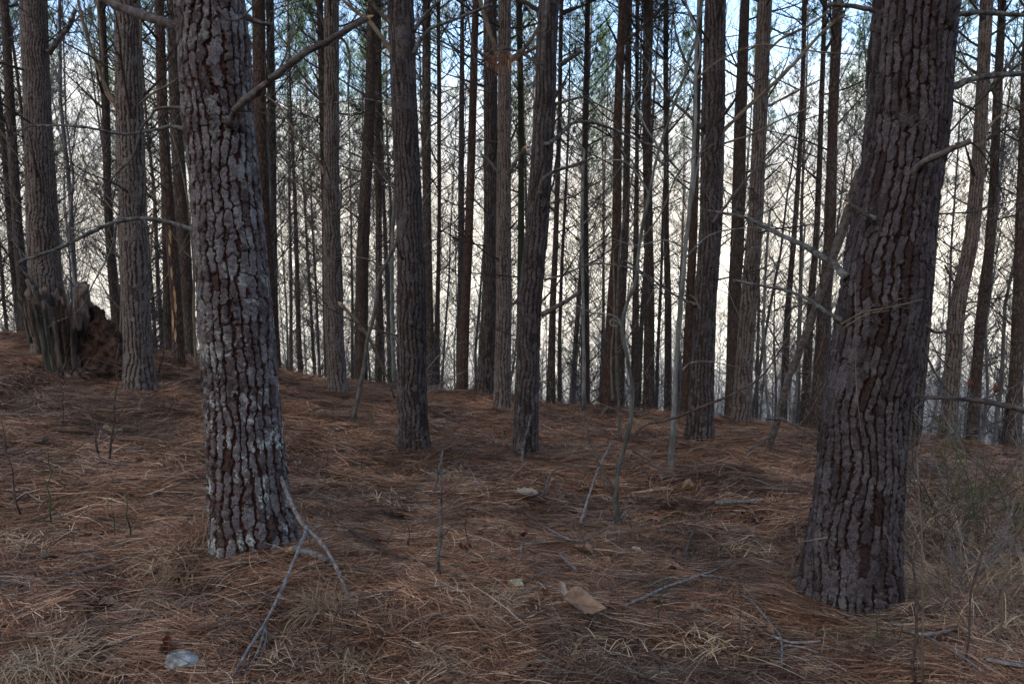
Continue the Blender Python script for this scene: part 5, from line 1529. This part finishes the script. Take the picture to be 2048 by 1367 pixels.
oak_leaf(1055, 998, 50, M_LEAFP, "pale lobed oak leaf hooked by the wavy arching twig", .4, 3, curl=.4, tilt=.2, wide=.8, lift=.035, roll=.35)
oak_leaf(1165, 1112, 46, M_LEAF, "pinkish curled leaf left of the leaf pair in the middle", -.5, 4, curl=1.0, wide=.7)
oak_leaf(1210, 1134, 30, M_LEAF, "small pinkish leaf below the pinkish curled leaf", -.9, 5, curl=1.0, wide=.6)
oak_leaf(1276, 1112, 34, M_LEAFP, "small cream leaf right of the pinkish leaves", -.5, 6, curl=.4, wide=.5)
oak_leaf(1022, 1082, 32, M_LEAF, "crumpled mauve leaf above the yellowish stone", .2, 7, curl=1.4, wide=.7)
oak_leaf(1048, 1080, 26, M_LEAFR, "dark red leaf touching the crumpled mauve leaf", 1.2, 8, curl=1.2, wide=.7)
oak_leaf(930, 1108, 28, M_LEAFR, "dark russet leaf at the foot of the dark little stem", .1, 9, curl=1.2, wide=.7)
oak_leaf(932, 1061, 22, M_LEAFR, "small russet leaf above the dark little stem's foot", .5, 10, curl=1.2, wide=.8)
oak_leaf(802, 1044, 20, M_LEAFR, "lone small russet leaf left of the knobbly upright twig", .2, 11, curl=1.0, wide=.8)
oak_leaf(1378, 990, 38, M_LEAF, "folded brown leaf near the pale sapling's foot", .1, 12, curl=1.6, wide=.6)
oak_leaf(1330, 962, 26, M_LEAFP, "pale star-like leaf at the pale sapling's foot", .6, 13, curl=.4, wide=.9)
oak_leaf(225, 875, 40, M_LEAFP, "pale folded leaf left of the large left pine", .5, 14, curl=1.0, wide=.4)
oak_leaf(118, 986, 28, M_LEAFP, "small pale leaf near the green stem at left", .2, 15, curl=.5, wide=.4, lobes=0)
oak_leaf(80, 900, 40, M_LEAF, "tan curled leaf in the shade at the left", 1.0, 16, curl=1.2, wide=.8)
oak_leaf(68, 938, 26, M_LEAF, "round brown leaf below the tan curled leaf at left", .2, 17, curl=.4, wide=.9, lobes=0)
oak_leaf(220, 1225, 46, M_LEAF, "ragged tan leaf at the lower left", .3, 18, curl=.7, wide=.8)
oak_leaf(100, 1130, 36, M_LEAF, "dull tan leaf above the ragged one at lower left", 1.2, 19, curl=.6, wide=.9, lobes=0)
oak_leaf(338, 1325, 44, M_LEAFR, "rusty curled leaf leaning on the white stone", 1.9, 20, curl=1.3, tilt=-.6, wide=.6)
oak_leaf(195, 1320, 60, M_LEAFR, "long dark rusty leaf at the bottom left", .9, 21, curl=.8, wide=.3, lobes=0)
oak_leaf(990, 1130, 24, M_LEAF, "small mauve-brown leaf above the stone, beside the cream one", .8, 22, curl=1, wide=.9)
oak_leaf(945, 1135, 26, M_LEAFP, "cream flake of leaf left of the small mauve-brown leaf", .2, 23, curl=.6, wide=.6)
oak_leaf(1345, 1150, 26, M_LEAFR, "reddish leaf sliver at the start of the long pale stick", .5, 24, curl=.8, wide=.35, lobes=0)
oak_leaf(1395, 1235, 40, M_LEAF, "reddish-tan broken leaf below the long pale stick", .2, 25, curl=.8, wide=.7)
oak_leaf(1440, 1068, 24, M_LEAFP, "small pale leaf left of the large right pine", .3, 26, curl=.8, wide=.5)
oak_leaf(1290, 1090, 22, M_LEAF, "small dull leaf behind the small cream leaf", .4, 27, curl=.8, wide=.6)
oak_leaf(1885, 1050, 28, M_LEAFP, "pale lichen-grey leaf on the mound at the right", .4, 28, curl=.8, wide=.8)
for k in range(90):
    px, py = rgs.uniform(10, 2040), rgs.uniform(800, 1350)
    if 400 < px < 600 or 1600 < px < 1830 or py < 730 + px * .1: continue
    oak_leaf(px, py, rgs.uniform(12, 28), rgs.choice((M_LEAF, M_LEAFR, M_LEAF)), "small curled brown leaf bit half sunk in the needles", rgs.uniform(0, 6.28), 100 + k, curl=rgs.uniform(.4, 1.3), wide=rgs.uniform(.4, .9), group="small leaf bits in the needles", lift=.014)
# two leaves still hanging at the right
for i, (px, py, lab) in enumerate([(1940, 757, "hanging dry leaf in the air right of the large right pine"), (1992, 768, "second hanging dry leaf, nearest the right edge")]):
    p = at(px, py, 3.4); mb = MB(); d = .018
    V_ = [Vector((math.sin(j / 5 * math.pi) * .014 * s_, .006 * math.cos(j), -j * d / 2.2)) for j in range(6) for s_ in (-1, 0, 1)]
    mb.add(V_, [(a * 3 + b, a * 3 + b + 1, a * 3 + b + 4, a * 3 + b + 3) for a in range(5) for b in range(2)])
    mb.tube([(0, 0, 0), (.004, 0, .03), (.002, 0, .07)], [.001, .0008, .0008], 4)
    o = link("hanging_leaf", mb.mesh("hanging_leaf", M_LEAFR), None, p); tag(o, lab, "leaf")

# stones
def stone(px, py, wpx, hpx, mat, label, seed, yaw=0, flat=1.0):
    rg = random.Random(seed); p = on_ground(px, py); k = px_size(p.y, py)
    bm_pts = []
    R_, C_ = 14, 20
    TH, PH = np.meshgrid(np.arange(C_) / C_ * 2 * np.pi, np.linspace(-np.pi / 2, np.pi / 2, R_))
    X, Y, Z = np.cos(PH) * np.cos(TH), np.cos(PH) * np.sin(TH), np.sin(PH)
    r = 1 + .22 * fbm(X * 1.6 + seed, Y * 1.6, Z * 1.6, 3, seed)
    for _ in range(7):           # knock facets off
        d = rdir(rg); dd = X * d.x + Y * d.y + Z * d.z; lim = rg.uniform(.6, .85)
        r = np.where(dd * r > lim, lim / np.maximum(dd, .01), r)
    P = np.stack([X * r * wpx * k * .5, Y * r * wpx * k * .38, Z * r * hpx * k * .6], -1)
    o = link("stone", grid_mesh("stone", P, mat, True, smooth=False), None, p + Vector((0, 0, hpx * k * .16 + .008)), (0, 0, yaw))
    tag(o, label, "stone")
stone(1032, 1178, 34, 24, M_STONEY, "small yellowish white stone at the bottom centre", 3)
stone(365, 1345, 80, 22, M_STONE, "flat grey-white angular stone at the bottom left", 5, .3)
stone(928, 1172, 14, 10, M_STONE, "tiny white pebble left of the small yellowish stone", 7)
stone(283, 815, 16, 14, M_STONEY, "pale lump in the needles before the pale grey pine", 9)
stone(40, 842, 26, 8, M_STONEY, "yellowish flat stone on the needles at the left edge", 11)
stone(655, 812, 10, 5, M_STONE, "tiny pale stone on the slope below the slim brown pine", 13)
